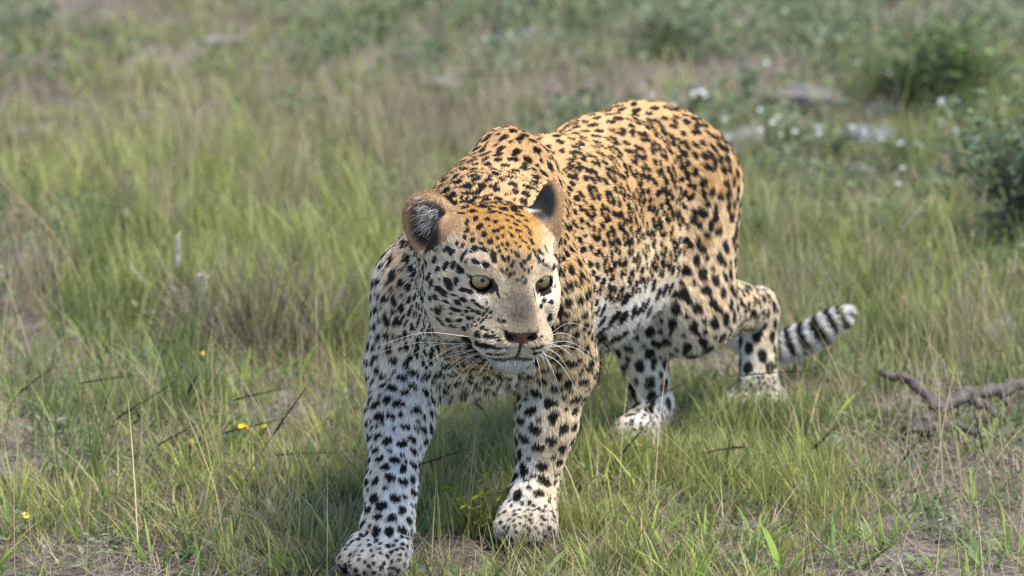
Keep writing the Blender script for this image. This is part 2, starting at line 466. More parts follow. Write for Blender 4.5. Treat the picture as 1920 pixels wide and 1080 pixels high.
def coat(P, N, H, G):
    """hair colour without spots, hair length; P points, N normals, H head coordinates, G group name"""
    n = len(P); z = P[:, 2]; rel = P - S0; l = rel @ BL; h = rel @ BH
    up = N[:, 2]
    nz = vnoise(P, 9, 3) * .06 + vnoise(P, 40, 4) * .05
    WHITE = np.array([.83, .80, .76]); PALE = np.array([.79, .65, .465]); TAWNY = np.array([.72, .515, .29]); GOLD = np.array([.63, .395, .175])
    isleg = np.isin(G, ['rf', 'lf', 'lh', 'rh'])
    side = np.where(np.isin(G, ['rf', 'rh', 'sh-1']), -1.0, 1.0)
    k = sstep(.17, .56, z + up * .15 + nz * .8)           # 0 belly .. 1 back
    k = np.where(np.abs(l) < .25, k, k)
    C = WHITE + (PALE - WHITE) * sstep(.0, .32, k)[:, None]
    C = C + (TAWNY - C) * (sstep(.35, 1.0, k) * .85)[:, None]
    C = C + (GOLD - C) * (sstep(.80, 1.0, k) * .75)[:, None]
    outer = sstep(-.25, .75, (N @ BL) * side + nz * 2)
    CL = WHITE + (PALE - WHITE) * outer[:, None]
    CL = CL + (TAWNY - CL) * (outer * sstep(.08, .45, z) * .75)[:, None]
    wl = np.where(isleg, sstep(.48, .30, z), 0.0)
    wl = np.where(np.isin(G, ['lh']), wl * .75, wl)
    C = C * (1 - wl[:, None]) + CL * wl[:, None]
    # right side painted paler for the sky light it catches; throat pale coat
    pr = sstep(.1, .8, -(N @ BL)) * sstep(.60, .42, z) * np.isin(G, ['rf', 'neck', 'sh-1', 'torso'])
    C = C + (WHITE - C) * (pr * .65)[:, None]
    th = np.isin(G, ['neck', 'torso']) * sstep(.37, .23, z + nz * .5)
    C = C + (WHITE - C) * th[:, None]
    C = C + (np.array([.31, .275, .235]) - C) * (np.isin(G, ['rf', 'lf', 'lh', 'rh']) * sstep(.085, .05, z) * .8)[:, None]
    C = C * (1 - (G == 'tail')[:, None]) + (G == 'tail')[:, None] * (WHITE * .98)
    L = np.full(n, .0115)
    L = L + sstep(.33, .24, z) * np.isin(G, ['torso', 'neck']) * .022
    L = np.where(G == 'tail', .015, L)
    L = np.where(isleg, .011 + .006 * sstep(.1, .3, z), L)
    L = np.where(isleg & (z < .08), .0055, L)
    L = np.where((G == 'rh') & (z > .19), .018, L)
    # head
    hw = np.where(np.isin(G, ['head', 'earl', 'earr']), 1.0, np.where(G == 'neck', sstep(-.10, -.06, H[:, 0]), 0.0))
    f, s, u = H[:, 0], H[:, 1], H[:, 2]; a = np.abs(s)
    HC = PALE * .84 + (GOLD * [.98, .95, .85] - PALE) * sstep(.02, .075, u - .35 * np.maximum(a - .02, 0))[:, None]
    def dab(HC, c, r, col, w=1.0, a0=.55, a1=1.15):
        d = np.sqrt(((f - c[0]) / r[0]) ** 2 + ((a - c[1]) / r[1]) ** 2 + ((u - c[2]) / r[2]) ** 2)
        q = sstep(a1, a0, d + nz) * w
        return HC + (np.array(col) - HC) * q[:, None]
    HC = dab(HC, (.03, .07, -.03), (.07, .06, .055), WHITE * .92, .25)     # cheek
    HC = dab(HC, (.10, .0, -.075), (.06, .07, .036), WHITE * .80)          # muzzle and chin
    HC = dab(HC, (.06, .03, -.10), (.08, .07, .03), WHITE * .55)
    HC = dab(HC, (.058, .040, .046), (.022, .024, .012), WHITE * .9, .35)        # over the eye
    HC = dab(HC, (.066, .040, -.004), (.022, .022, .012), WHITE, .85)        # under the eye
    HC = dab(HC, (.070, .0, .035), (.045, .020, .035), (.34, .25, .165), .85)  # between the eyes
    HC = dab(HC, (.108, .0, -.002), (.060, .028, .050), np.array([.105, .083, .065]), 1.0, .3, 1.45)  # nose bridge
    HC = dab(HC, (.022, .074, -.015), (.042, .030, .060), PALE * .92, .8)
    HC = dab(HC, (.100, .034, -.026), (.034, .024, .024), (.46, .37, .26), .7)
    C = C * (1 - hw[:, None]) + HC * hw[:, None]
    LH = .0085 + .005 * sstep(-.06, -.10, u) + .006 * sstep(.06, .09, a) * sstep(.03, -.03, u)
    LH = np.where((f > .085) & (u > -.035), .0045, LH)
    LH = np.where((f > .045) & (a < .03) & (u > -.03), np.minimum(LH, .0055), LH)
    L = L * (1 - hw) + LH * hw
    for ec, er, ed, es, eu, sg in EYES:
        d = np.linalg.norm(P - ec, axis=1)
        near = sstep(er + .012, er + .002, d)
        L = L * (1 - .8 * near)
    return C, L, k

# --- traced face markings: centre, half axes in photo px, angle
Z3 = (740, 340, 4.909); Z2 = (860, 460, 4.5)
T3 = """470,100,50,22,-15 515,155,55,22,-10 660,55,60,25,5 665,115,55,22,10 790,60,55,18,80 905,55,35,25,0 770,155,45,18,0 850,140,28,18,20
955,165,40,22,20 1050,195,35,15,30 640,195,50,18,10 660,235,45,14,5 535,215,30,12,10 725,210,22,10,0 795,195,22,12,0 845,220,22,10,10 910,205,30,14,0
900,240,35,10,5 800,245,35,15,10 720,285,45,15,5 610,292,35,12,5 1000,262,40,15,15 1155,250,35,14,60 1110,280,40,14,10 1210,235,35,16,55 895,290,40,14,-15
965,295,25,10,40 1025,315,25,11,20 1080,335,20,12,40 1150,320,40,12,10 745,350,28,22,-60 670,380,32,13,-75 855,355,30,20,60 935,380,22,17,0 780,425,38,26,-60
870,420,14,11,0 665,455,30,17,-60 830,495,32,28,90 650,520,20,15,-70 720,550,28,24,-50 875,562,22,22,0 930,465,30,18,10 985,440,25,12,-30 1040,370,25,10,10
1110,405,25,12,30 1140,375,22,10,30 1210,370,25,12,35 1060,430,25,9,30 1120,455,18,10,20 1155,465,20,12,30 1220,440,35,12,50 1240,490,30,10,40 1050,480,20,9,20
990,505,14,14,0 940,530,16,12,0 1080,505,18,9,20 1150,520,20,10,20 1195,560,25,11,30 1260,560,32,13,55 1110,560,15,10,0 1040,580,20,13,90 990,580,15,12,0
945,605,20,14,90 1150,600,18,10,-40 1235,615,18,12,60 1025,630,12,12,0 1075,650,22,10,90 965,645,16,12,60 800,570,24,14,10 715,490,14,9,-60 580,570,20,16,-50
625,600,26,16,-45 730,635,40,28,-40 825,635,45,22,15 665,740,22,13,-50 640,690,48,24,-60 745,745,38,18,25 840,765,34,22,15 910,690,55,20,80 530,650,32,24,-60
480,630,40,20,-20 385,635,30,10,-20 370,725,34,24,-60 475,785,40,22,-70 545,775,38,18,-70 405,815,28,24,-90 330,880,40,22,-65 275,870,55,12,-80 240,840,25,8,-80
610,805,45,18,35 570,920,38,22,90 425,900,10,8,0 500,945,60,30,55 350,955,44,20,-65 270,995,40,17,-70 300,1040,25,14,60 245,1050,30,10,80 415,990,35,22,20
465,1030,40,24,30 635,1000,40,18,5 690,1020,25,12,20 390,1055,30,14,10 350,1070,20,14,0 555,1050,30,10,15 1000,705,32,15,70 1045,715,24,10,85 1080,765,34,12,-70
1120,670,26,13,60 1145,680,20,9,85 1160,770,24,14,60 1195,735,22,17,-60 1237,700,34,18,-65 1290,660,40,14,65 1320,720,45,14,75 1340,665,40,14,50 1380,610,28,9,60
1400,650,25,9,60 1360,745,24,10,-60 1395,780,32,12,10 1195,815,18,10,60 1235,830,20,8,80 1258,795,18,8,80 990,815,20,12,60 1030,828,26,12,-60 1057,868,20,14,-80
1100,840,20,10,-50 1175,895,28,12,-40 1130,910,14,9,0 1215,900,16,7,80 1195,935,20,9,-40 1360,1030,40,14,-25 1410,1010,30,12,-10 1445,955,25,10,30 1460,800,30,15,75"""
T2 = """40,375,32,18,0 45,460,30,18,20 100,395,25,16,20 10,490,20,16,0 120,470,15,12,0 150,495,22,12,20 90,525,18,9,10 15,548,18,13,0 68,555,18,16,0
122,550,16,12,20 155,562,16,12,-40 30,580,14,9,0 82,610,24,18,-10 15,630,18,14,0 125,620,16,14,90 180,570,24,12,-40 240,542,20,13,-50 215,585,22,13,-50
270,565,20,13,-30 170,625,14,10,-40 135,648,14,10,0 195,640,24,10,-35 235,610,16,10,-40 270,610,16,10,-40 180,515,16,10,20 205,520,16,10,-50 235,490,18,9,-50
82,680,20,15,0 116,682,15,10,90 150,682,12,10,0 40,700,22,18,20 200,697,24,15,-10 237,716,20,13,10 283,732,12,10,0 165,758,32,22,25 237,768,26,17,5
292,775,24,15,5 335,790,18,11,10 165,832,35,17,20 230,845,40,17,10 300,860,40,14,10 360,866,30,10,5 402,868,16,7,0 190,900,45,14,15 265,910,30,10,5
335,912,25,9,0 378,914,12,8,0 420,912,8,6,0 215,945,30,16,20 315,948,12,7,0 358,946,10,7,0 70,790,38,26,30 115,865,42,24,40 175,930,45,20,40
660,860,50,11,-12 650,905,45,10,-10 690,780,25,12,-40 655,735,12,8,-50 700,410,30,14,-10 750,390,25,15,-20 715,465,20,15,90 690,515,20,15,-30
850,415,28,20,-60 775,480,22,16,0 840,525,30,18,-30 855,595,30,18,-30 760,610,34,22,90 850,700,24,16,0 790,710,24,20,0 855,210,25,13,80 800,190,25,11,80 730,175,25,9,10 710,140,20,9,60 805,90,22,9,90 830,130,16,9,90 875,120,16,12,0 885,260,24,17,90 835,310,35,11,90 890,640,22,13,90 800,350,26,10,-40
283,300,34,11,55 315,360,38,14,62 340,425,32,10,70 75,250,44,8,25 20,225,36,9,15 640,420,45,7,78 668,540,48,6,75 385,640,16,12,30 345,640,14,9,20"""
T1 = """-70,300,26,14,60"""
# cheek of the shaded side, from a closer look (origin 760,520 scale 5.4)
T4 = """245,10,40,24,-10 285,75,50,22,-65 350,115,36,26,10 405,160,42,26,30 195,120,34,18,75 220,172,26,16,70 175,215,44,18,70 275,220,30,22,80 330,205,36,24,45
425,245,28,16,10 540,258,38,18,30 590,232,36,20,15 285,320,18,14,0 352,345,38,28,30 385,310,28,18,40 515,322,58,20,12 477,368,22,10,0 572,376,16,9,0 620,345,20,15,0
455,432,40,18,10 550,432,28,14,0 638,410,28,18,-10 365,432,60,18,40 480,490,26,14,20 590,517,24,16,20 640,492,20,14,0 682,492,18,12,90 240,265,16,8,10 250,375,50,14,50"""

NBVH = BVHTree.FromPolygons(BV.tolist(), BQ.tolist())
BL_C, BL_A, BL_B, BL_N, BL_R = [], [], [], [], []       # blobs: centre, dual axes, normal, reach
def add_blob(c, a, b, n):
    G = np.array([[a @ a, a @ b], [a @ b, b @ b]])
    if np.linalg.det(G) < 1e-16: return
    Gi = np.linalg.inv(G)
    BL_C.append(c); BL_A.append(Gi[0, 0] * a + Gi[0, 1] * b); BL_B.append(Gi[1, 0] * a + Gi[1, 1] * b); BL_N.append(n)
    BL_R.append(max(np.linalg.norm(a), np.linalg.norm(b)))
def cast(u, v):
    d = ray(u, v); hit = NBVH.ray_cast(Vector(CP), Vector(d))
    return (np.array(hit[0]), np.array(hit[1])) if hit[0] is not None else (None, None)
FACE_PX = []
for txt, (x0, y0, sc) in ((T3, Z3), (T2, Z2), (T4, (760, 520, 5.4))):
    for w in txt.split():
        x, y, rx, ry, an = map(float, w.split(','))
        u, v = x0 + x / sc, y0 + y / sc; rx /= sc; ry /= sc; an = math.radians(an)
        c, n = cast(u, v)
        if c is None: continue
        FACE_PX.append((u, v))
        n = n if n @ ray(u, v) < 0 else -n
        dep = (c - CP) @ CF; s = dep / F_PX
        def inplane(du, dv):
            vec = (CR * du - CU * dv) * s
            nn = nrm(n - ray(u, v) * .45)              # soften at grazing angles
            d = ray(u, v)
            t = -(vec @ nn) / (d @ nn)
            w_ = vec + d * np.clip(t, -2.2 * np.linalg.norm(vec), 2.2 * np.linalg.norm(vec))
            return w_
        a = inplane(rx * math.cos(an), rx * math.sin(an)); b = inplane(-ry * math.sin(an), ry * math.cos(an))
        add_blob(c, a * 1.26, b * 1.36, n)

# --- markings over the rest of the coat
AREA = .5 * np.linalg.norm(np.cross(BV[BQ[:, 2]] - BV[BQ[:, 0]], BV[BQ[:, 3]] - BV[BQ[:, 1]]), axis=1)
def sample(n, weight=None):
    p = AREA if weight is None else AREA * weight
    cp = np.cumsum(p); fi = np.searchsorted(cp, rng.random(n) * cp[-1]); fi = np.minimum(fi, len(BQ) - 1)
    a, b = rng.random(n)[:, None], rng.random(n)[:, None]; q = BQ[fi]
    W = [(1 - a) * (1 - b), a * (1 - b), a * b, (1 - a) * b]
    return fi, q, W
def lerp(A, q, W): return sum(A[q[:, k]] * W[k] for k in range(4))
fi, q, W = sample(46000)
SP, SN, ST = lerp(BV, q, W), nrm(lerp(BN, q, W)), nrm(lerp(BT, q, W)); SG = GN[q[:, 0]]
SH = to_head(SP); spx = project(SP)
view = nrm(SP - CP)
in_face = (spx[:, 0] > 770) & (spx[:, 0] < 1052) & (spx[:, 1] > 395) & (spx[:, 1] < 690) & np.isin(SG, ['head', 'earl', 'earr'])
in_face |= np.isin(SG, ['head']) & (SH[:, 0] > -.02)
in_face |= np.isin(SG, ['earl', 'earr'])
in_face |= (SG == 'tail')
z = SP[:, 2]; rel = SP - S0; l = rel @ BL; h = rel @ BH; up = SN[:, 2]
rad = np.full(len(SP), .026); kind = np.zeros(len(SP), int)             # 0 solid 1 rosette 2 dorsal
tor = (SG == 'torso') | (np.isin(SG, ['lh', 'rh']) & (z > .36))
ros = tor & (h < -.10) & (z > .36 + .03 * vnoise(SP, 6, 9))
rad[ros] = np.where(h[ros] > -.5, .0310, .0350); kind[ros] = 1
dor = tor & (h < -.02) & (np.abs(l) < .035) & (up > .6); rad[dor] = .026; kind[dor] = 2
bel = (SG == 'torso') & (z < .34); rad[bel] = .034; kind[bel] = 0
nk = np.isin(SG, ['neck', 'head', 'sh1', 'sh-1']) | ((SG == 'torso') & (h > -.10)); rad[nk] = .0170; kind[nk] = 0
rad[nk & (z > .55)] = .0195
for g, r in (('rf', .0190), ('lf', .0225), ('lh', .0245), ('rh', .025)):
    m = (SG == g) & (z <= .36); rad[m] = r
    m = (SG == g) & (z > .36) & (g in ('rf', 'lf')); rad[m] = .022
m = (SG == 'rh') & (z > .20); rad[m] = .036
paws = np.isin(SG, ['rf', 'lf', 'lh', 'rh']) & (z < .075); rad[paws] = .0085
accP = np.zeros((0, 3)); acc = []; buf = np.zeros((8000, 3)); bufr = np.zeros(8000); nb = 0
for i in range(len(SP)):
    if in_face[i]: continue
    r = rad[i]
    if nb and (((buf[:nb] - SP[i]) ** 2).sum(1) < (.5 * (r + bufr[:nb])) ** 2).any(): continue
    buf[nb] = SP[i]; bufr[nb] = r; nb += 1; acc.append(i)
    if nb >= 7000: break
n_main = nb
for i in range(len(SP)):                               # small fillers in the gaps
    if in_face[i] or paws[i] or bel[i] or nb >= 7990: continue
    r = .0175 if kind[i] else rad[i] * .52
    if (((buf[:nb] - SP[i]) ** 2).sum(1) < (.5 * (r + bufr[:nb]) * 1.04) ** 2).any(): continue
    buf[nb] = SP[i]; bufr[nb] = r; rad[i] = r; kind[i] = 0; nb += 1; acc.append(i)
print('markings', n_main, nb)
for i in acc:
    c, n, t, r = SP[i], SN[i], ST[i], rad[i]
    bt = np.cross(n, t); k = kind[i]
    e = rng.random(8)
    if k == 1:                                        # broken ring
        R = r * (.35 + .04 * e[0]); R2 = R * (.85 + .25 * e[1]); m = int(rng.integers(4, 7)); a0 = e[2] * 6.28
        gap = rng.integers(0, m) if e[3] < .45 else -1
        for j in range(m):
            if j == gap: continue
            an = a0 + j * 6.283 / m + rng.normal(0, .15)
            p = c + t * (R * math.cos(an)) + bt * (R2 * math.sin(an))
            tg = nrm(-t * (R * math.sin(an)) + bt * (R2 * math.cos(an))); rd = np.cross(n, tg)
            add_blob(p, tg * R * min(.80, 2.9 / m + .12 * rng.random()), rd * R * (.50 + .16 * rng.random()), n)
    else:
        ang = rng.normal(0, .35); tt = t * math.cos(ang) + bt * math.sin(ang); bb = np.cross(n, tt)
        if k == 2: A_, B_ = r * (.44 + .10 * e[0]), r * (.28 + .06 * e[1])
        else:
            A_, B_ = r * (.45 + .12 * e[0]), r * (.33 + .08 * e[1])
            if SG[i] in ('rf', 'lf') and z[i] > .08: A_, B_ = r * (.29 + .07 * e[0]), r * (.42 + .16 * e[1])   # bars across the leg
            if paws[i]: A_ *= 1.05; B_ *= 1.1
        add_blob(c, tt * A_, bb * B_, n)
        if e[4] < .28 and not paws[i]: add_blob(c + tt * A_ * 1.1 + bb * B_ * rng.normal(0, .8), tt * A_ * .55, bb * B_ * .65, n)
ROSETTE = [(SP[i], rad[i]) for i in acc if kind[i] == 1]
BL_C, BL_A, BL_B, BL_N, BL_R = map(np.array, (BL_C, BL_A, BL_B, BL_N, BL_R))

def hash_cells(P, cs):
    K = np.floor(P / cs).astype(np.int64) + 2000
    key = (K[:, 0] * 5000 + K[:, 1]) * 5000 + K[:, 2]
    o = np.argsort(key, kind='stable'); return o, key[o]
def each_near(P, centres, radii, cs=.03):
    o, ks = hash_cells(P, cs)
    for i, (c, r) in enumerate(zip(centres, radii)):
        lo = np.floor((c - r) / cs).astype(int) + 2000; hi = np.floor((c + r) / cs).astype(int) + 2000
        parts = []
        for x in range(lo[0], hi[0] + 1):
            for y in range(lo[1], hi[1] + 1):
                k0 = (x * 5000 + y) * 5000
                a = np.searchsorted(ks, k0 + lo[2]); b = np.searchsorted(ks, k0 + hi[2], side='right')
                if b > a: parts.append(o[a:b])
        if parts: yield i, np.concatenate(parts)

def spots(P, N, wob=1.0):
    """0..1 black marking, 0..1 inside of a rosette"""
    Q = P + np.stack([vnoise(P, 160, 21), vnoise(P, 160, 22), vnoise(P, 160, 23)], 1) * .0018 * wob
    M = np.zeros(len(P)); I = np.zeros(len(P))
    for i, idx in each_near(Q, BL_C, BL_R * 1.4):
        d = Q[idx] - BL_C[i]
        e = np.sqrt((d @ BL_A[i]) ** 2 + (d @ BL_B[i]) ** 2)
        ok = (np.abs(d @ BL_N[i]) < .02 + BL_R[i]) & (N[idx] @ BL_N[i] > -.1)
        M[idx] = np.maximum(M[idx], sstep(1.12, .86, e) * ok)
    if ROSETTE:
        for i, idx in each_near(Q, [c for c, r in ROSETTE], [r * .6 for c, r in ROSETTE]):
            c, r = ROSETTE[i]; d = np.linalg.norm(Q[idx] - c, axis=1)
            I[idx] = np.maximum(I[idx], sstep(r * .46, r * .30, d))
    return M, I

TK = np.linspace(0, 1, 400); TS = np.stack([np.interp(TK, np.linspace(0, 1, 15), TAIL[:, i]) for i in range(3)], 1)
def paint(P, N, G):
    H = to_head(P)
    C, L, k = coat(P, N, H, G)
    M, I = spots(P, N)
    C = C + (np.array([.52, .30, .115]) - C) * (I * .85 * np.isin(G, ['torso', 'lh', 'rh']))[:, None]
    # tail bands
    m = G == 'tail'
    if m.any():
        d = ((P[m][:, None, :] - TS[None]) ** 2).sum(2); t = TK[d.argmin(1)]
        top = N[m][:, 2] + .35 * N[m][:, 0] + vnoise(P[m], 60, 8) * .35
        b = sstep(-.4, .0, np.sin(t * 74 + vnoise(P[m], 25, 5) * 2.0)) * sstep(-.75, -.35, top) * sstep(.40, .5, t)
        M[m] = np.maximum(M[m], b)
    # ears: backs black with a pale base, rims tan
    for (c, A, r), g in EARS:
        m = (G == g)
        if not m.any(): continue
        L3 = (P[m] - c) @ A.T
        back = sstep(.3, -.2, N[m] @ A[0]); hgt = L3[:, 2] / r[2]
        rim = sstep(.60, .88, np.sqrt((L3[:, 1] / r[1]) ** 2 + (L3[:, 2] / r[2]) ** 2))
        inside = (1 - back) * (1 - rim)
        col = np.tile(np.array([.46, .29, .155]), (m.sum(), 1))
        col = col + (np.array([.03, .02, .016]) + (np.array([.16, .11, .08]) - np.array([.03, .02, .016])) * sstep(-.1, .25, hgt)[:, None] - col) * (inside * .95)[:, None]  # shade of the ear hollow put into the colour, darkest low down
        bk = back * sstep(1.05, .8, np.sqrt((L3[:, 1] / r[1]) ** 2 + (L3[:, 2] / r[2]) ** 2))
        col = col + (np.array([.02, .02, .024]) - col) * (bk * sstep(-.25, .0, hgt + vnoise(P[m], 60, 12) * .3))[:, None]
        col = col + (np.array([.75, .71, .66]) - col) * (bk * sstep(.0, -.25, hgt + vnoise(P[m], 60, 12) * .3))[:, None]
        low = sstep(-.5, -.95, hgt)
        C[m] = col * (1 - low)[:, None] + C[m] * low[:, None]
        L[m] = .0055
    # dark lids and lips, nose leather
    f, s, u = H[:, 0], H[:, 1], H[:, 2]; a = np.abs(s)
    hd = G == 'head'
    lid = np.zeros(len(P))
    for ec, er, ed, es, eu, sg in EYES:
        d = P - ec; x, y, w_ = d @ es * sg, d @ eu, d @ ed
        e = np.sqrt((x / .0190) ** 2 + ((y + .0026) / .0136) ** 2)
        lid = np.maximum(lid, sstep(1.06, .97, e) * (w_ > 0))
    M = np.where(hd, np.maximum(M, lid), M)
    lip = sstep(.006, .003, np.abs(u + .070 + .16 * a - .0)) * (f > .075) * (a < .05) * sstep(.0, .004, a + .004)
    M = np.where(hd, np.maximum(M, lip * .85), M)
    phil = sstep(.0032, .0018, a) * (f > .125) * (u < -.042) * (u > -.072)
    M = np.where(hd, np.maximum(M, phil * .9), M)
    C = C * (1 - M[:, None]) + np.array([.007, .0055, .006]) * M[:, None]
    nose = ((f > .119) & (u < -.0255) & (u > -.0455 + .0) & (a < .0245 - .0 * a)) & (u > -.046 + .35 * np.maximum(a - .006, 0)) & hd
    C[nose] = np.array([.15, .075, .052])
    edge = nose & ((u > -.029) | (a > .0195)); C[edge] = np.array([.035, .022, .02])
    nostril = hd & (np.abs(a - .0150 - .5 * np.maximum(u + .036, 0)) < .0045) & (np.abs(u + .036) < .0040) & (f > .115)
    C[nostril] = np.array([.008, .006, .006])
    br = hd & (a < .034) & (f > .06)
    C[br] *= (1 + .30 * vnoise(P[br], 420, 88) + .15 * vnoise(P[br], 160, 89))[:, None]
    return C, L, nose | nostril

# ------------------------------------------------------------------ build the leopard
leopard = bpy.data.objects.new('leopard', None); COL.objects.link(leopard)
leopard.location = (float(S0[0]), float(S0[1]), 0)
leopard['label'] = 'spotted leopard walking towards the viewer through grass with its head lowered'
leopard['category'] = 'leopard'
LINV = np.array([S0[0], S0[1], 0])
VC, VL, _ = paint(BV, BN, GN)
me = mesh_np('leopard_body', BV - LINV, BQ)
color_attr(me, 'coat', VC)
m_skin, nt, b = mat_nodes('leopard_skin')
at_ = nt.nodes.new('ShaderNodeAttribute'); at_.attribute_name = 'coat'
nt.links.new(at_.outputs['Color'], b.inputs['Base Color']); b.inputs['Roughness'].default_value = .6; b.inputs['Specular IOR Level'].default_value = .12
_n = nt.nodes.new('ShaderNodeTexNoise'); _n.inputs['Scale'].default_value = 900; _bp = nt.nodes.new('ShaderNodeBump'); _bp.inputs['Strength'].default_value = .4; _bp.inputs['Distance'].default_value = .0008
nt.links.new(_n.outputs[0], _bp.inputs['Height']); nt.links.new(_bp.outputs[0], b.inputs['Normal'])
body = link('body', me, m_skin, leopard)

NH = 520000
vis = sstep(.35, -.25, (BN * nrm(BV - CP)).sum(1))                      # a little thinner on the side turned away
dens = (.45 + .55 * vis) * (1 + 2.2 * headw * (HL[:, 0] > -.06)) * np.where(BV[:, 2] < .02, .5, 1)
fi, q, W = sample(NH, dens[BQ].mean(1))
HPp, HN, HT, HG, HF = lerp(BV, q, W), nrm(lerp(BN, q, W)), nrm(lerp(BT, q, W)), GN[q[:, 0]], lerp(BF[:, None], q, W)[:, 0]
_, HLEN0, _k = coat(HPp, HN, to_head(HPp), HG)
t0 = nrm(HT)
jit = np.stack([vnoise(HPp, 55, 31 + i) for i in range(3)], 1) * .15 + rng.normal(0, .08, HPp.shape)
_hd = np.isin(HG, ['head']); jit[_hd] *= .55
t1 = nrm(t0 + jit - HN * (jit * HN).sum(1)[:, None])
mid = HPp + t1 * (HLEN0 * .55)[:, None]
HC, HLEN, bare = paint(mid, HN, HG)
isear = np.isin(HG, ['earl', 'earr'])
HLEN = HLEN * rng.uniform(.7, 1.2, len(HLEN))
# eyes and nose leather stay free of hair
bad = bare.copy()
for ec, er, ed, es, eu, sg in EYES:
    d = HPp - ec; x, y, w_ = d @ es * sg, d @ eu, d @ ed
    bad |= (np.sqrt((x / .0176) ** 2 + ((y + .0026) / .0121) ** 2) < 1.0) & (w_ > -.004)
keep = ~bad
HF = HF[keep]; HPp, HN, t1, HC, HLEN, HG = HPp[keep], HN[keep], t1[keep], HC[keep], HLEN[keep], HG[keep]
n = len(HPp)
lift = np.maximum(rng.uniform(.28, .66, n), np.arcsin(HF * .98) * rng.uniform(.8, 1.0, n))
down = np.array([0, 0, -1.0])
lng = sstep(.016, .034, HLEN)[:, None]
d1 = nrm(t1 * np.cos(lift)[:, None] + HN * np.sin(lift)[:, None])
d2 = nrm(t1 * (1 - .8 * HF)[:, None] + HN * (np.sin(lift) * .45 + HF)[:, None] + down * lng * .25)
d3 = nrm(t1 * (1 - .8 * HF)[:, None] + HN * (np.sin(lift) * .12 + HF)[:, None] + down * lng * .5 + rng.normal(0, .10, (n, 3)))
P0 = HPp - HN * .0008; s3 = (HLEN / 3)[:, None]
P1 = P0 + d1 * s3; P2 = P1 + d2 * s3; P3 = P2 + d3 * s3
# locks: neighbouring tips lean together
cid = np.floor((HPp + np.stack([vnoise(HPp, 90, 45 + i) for i in range(3)], 1) * .004) / np.array([.0064, .0064, .0064])).astype(np.int64)
cid = (cid[:, 0] * 100003 + cid[:, 1]) * 100003 + cid[:, 2]
_, inv = np.unique(cid, return_inverse=True); cnt = np.bincount(inv)
mt = np.stack([np.bincount(inv, P3[:, i]) for i in range(3)], 1) / cnt[:, None]
cl = np.where(HLEN < .006, .15, .5)[:, None] * rng.uniform(.5, 1.1, (n, 1))
P3 = P3 + (mt[inv] - P3) * cl; P2 = P2 + (mt[inv] - P3) * cl * .15
lock = rng.normal(0, .11, len(cnt))[inv][:, None]
pts = np.stack([P0, P1, P2, P3], 1).reshape(-1, 3)
HC = HC * (1 + rng.normal(0, .05, (n, 1)) + lock + .07 * vnoise(HPp, 120, 51)[:, None])
HC = np.clip(HC, .004, .93)
_br = HLEN < .006; HC[_br] *= rng.uniform(.65, 1.35, (_br.sum(), 1))
wid = np.where(_br, .00032, .00042)
wid = wid[:, None] * np.array([1, .95, .7, .12])[None]
hair_sets = [(pts, wid.ravel(), HC)]
# long white tufts inside the open ear
(c, A, r), g = EARS[0]
m = 300
yy = rng.uniform(-.5, .2, m); zz = rng.uniform(-.1, .75, m); ok = yy ** 2 + zz ** 2 < .55; yy, zz = yy[ok], zz[ok]; m = len(yy)
root = c + A[1] * (yy * r[1])[:, None] + A[2] * (zz * r[2])[:, None] - A[0] * .004
dirn = nrm(A[0] * .55 + A[1] * (rng.normal(.1, .35, m) - yy * .5)[:, None] + A[2] * rng.normal(.05, .35, m)[:, None])
ln = rng.uniform(.016, .036, m) * np.where(zz > -.25, 1, .45)
e1 = root + dirn * (ln / 3)[:, None]; e2 = e1 + nrm(dirn + rng.normal(0, .2, dirn.shape)) * (ln / 3)[:, None]
e3 = e2 + nrm(dirn + down * .3 + A[1] * .25 + rng.normal(0, .25, dirn.shape)) * (ln / 3)[:, None]
wt = np.where((zz > -.3)[:, None], np.array([.62, .59, .56]), np.array([.20, .15, .12])) * rng.uniform(.6, 1.05, (m, 1))
hair_sets.append((np.stack([root, e1, e2, e3], 1).reshape(-1, 3), np.tile([.0004, .0004, .0003, .0001], m), wt))
allp = np.concatenate([h[0] for h in hair_sets]); allr = np.concatenate([h[1] for h in hair_sets]); allc = np.concatenate([h[2] for h in hair_sets])
hc = bpy.data.hair_curves.new('fur')
hc.add_curves([4] * (len(allp) // 4))
hc.attributes['position'].data.foreach_set('vector', (allp - LINV).astype(np.float32).ravel())
ra = hc.attributes.get('radius') or hc.attributes.new('radius', 'FLOAT', 'POINT')
ra.data.foreach_set('value', allr.astype(np.float32))
color_attr(hc, 'coat', allc, 'CURVE')
m_fur = bpy.data.materials.new('fur'); m_fur.use_nodes = True; nt = m_fur.node_tree; nt.nodes.clear()
at_ = nt.nodes.new('ShaderNodeAttribute'); at_.attribute_name = 'coat'
df = nt.nodes.new('ShaderNodeBsdfDiffuse'); nt.links.new(at_.outputs['Color'], df.inputs['Color'])
gs = nt.nodes.new('ShaderNodeBsdfHair'); gs.component = 'Reflection'; gs.inputs['Color'].default_value = (1, 1, 1, 1)
gs.inputs['RoughnessU'].default_value = .35; gs.inputs['RoughnessV'].default_value = .9
hb = nt.nodes.new('ShaderNodeMixShader'); hb.inputs[0].default_value = .035
nt.links.new(df.outputs[0], hb.inputs[1]); nt.links.new(gs.outputs[0], hb.inputs[2])
om = nt.nodes.new('ShaderNodeOutputMaterial'); nt.links.new(hb.outputs[0], om.inputs['Surface'])
fur = link('fur', hc, m_fur, leopard, kind='stuff')

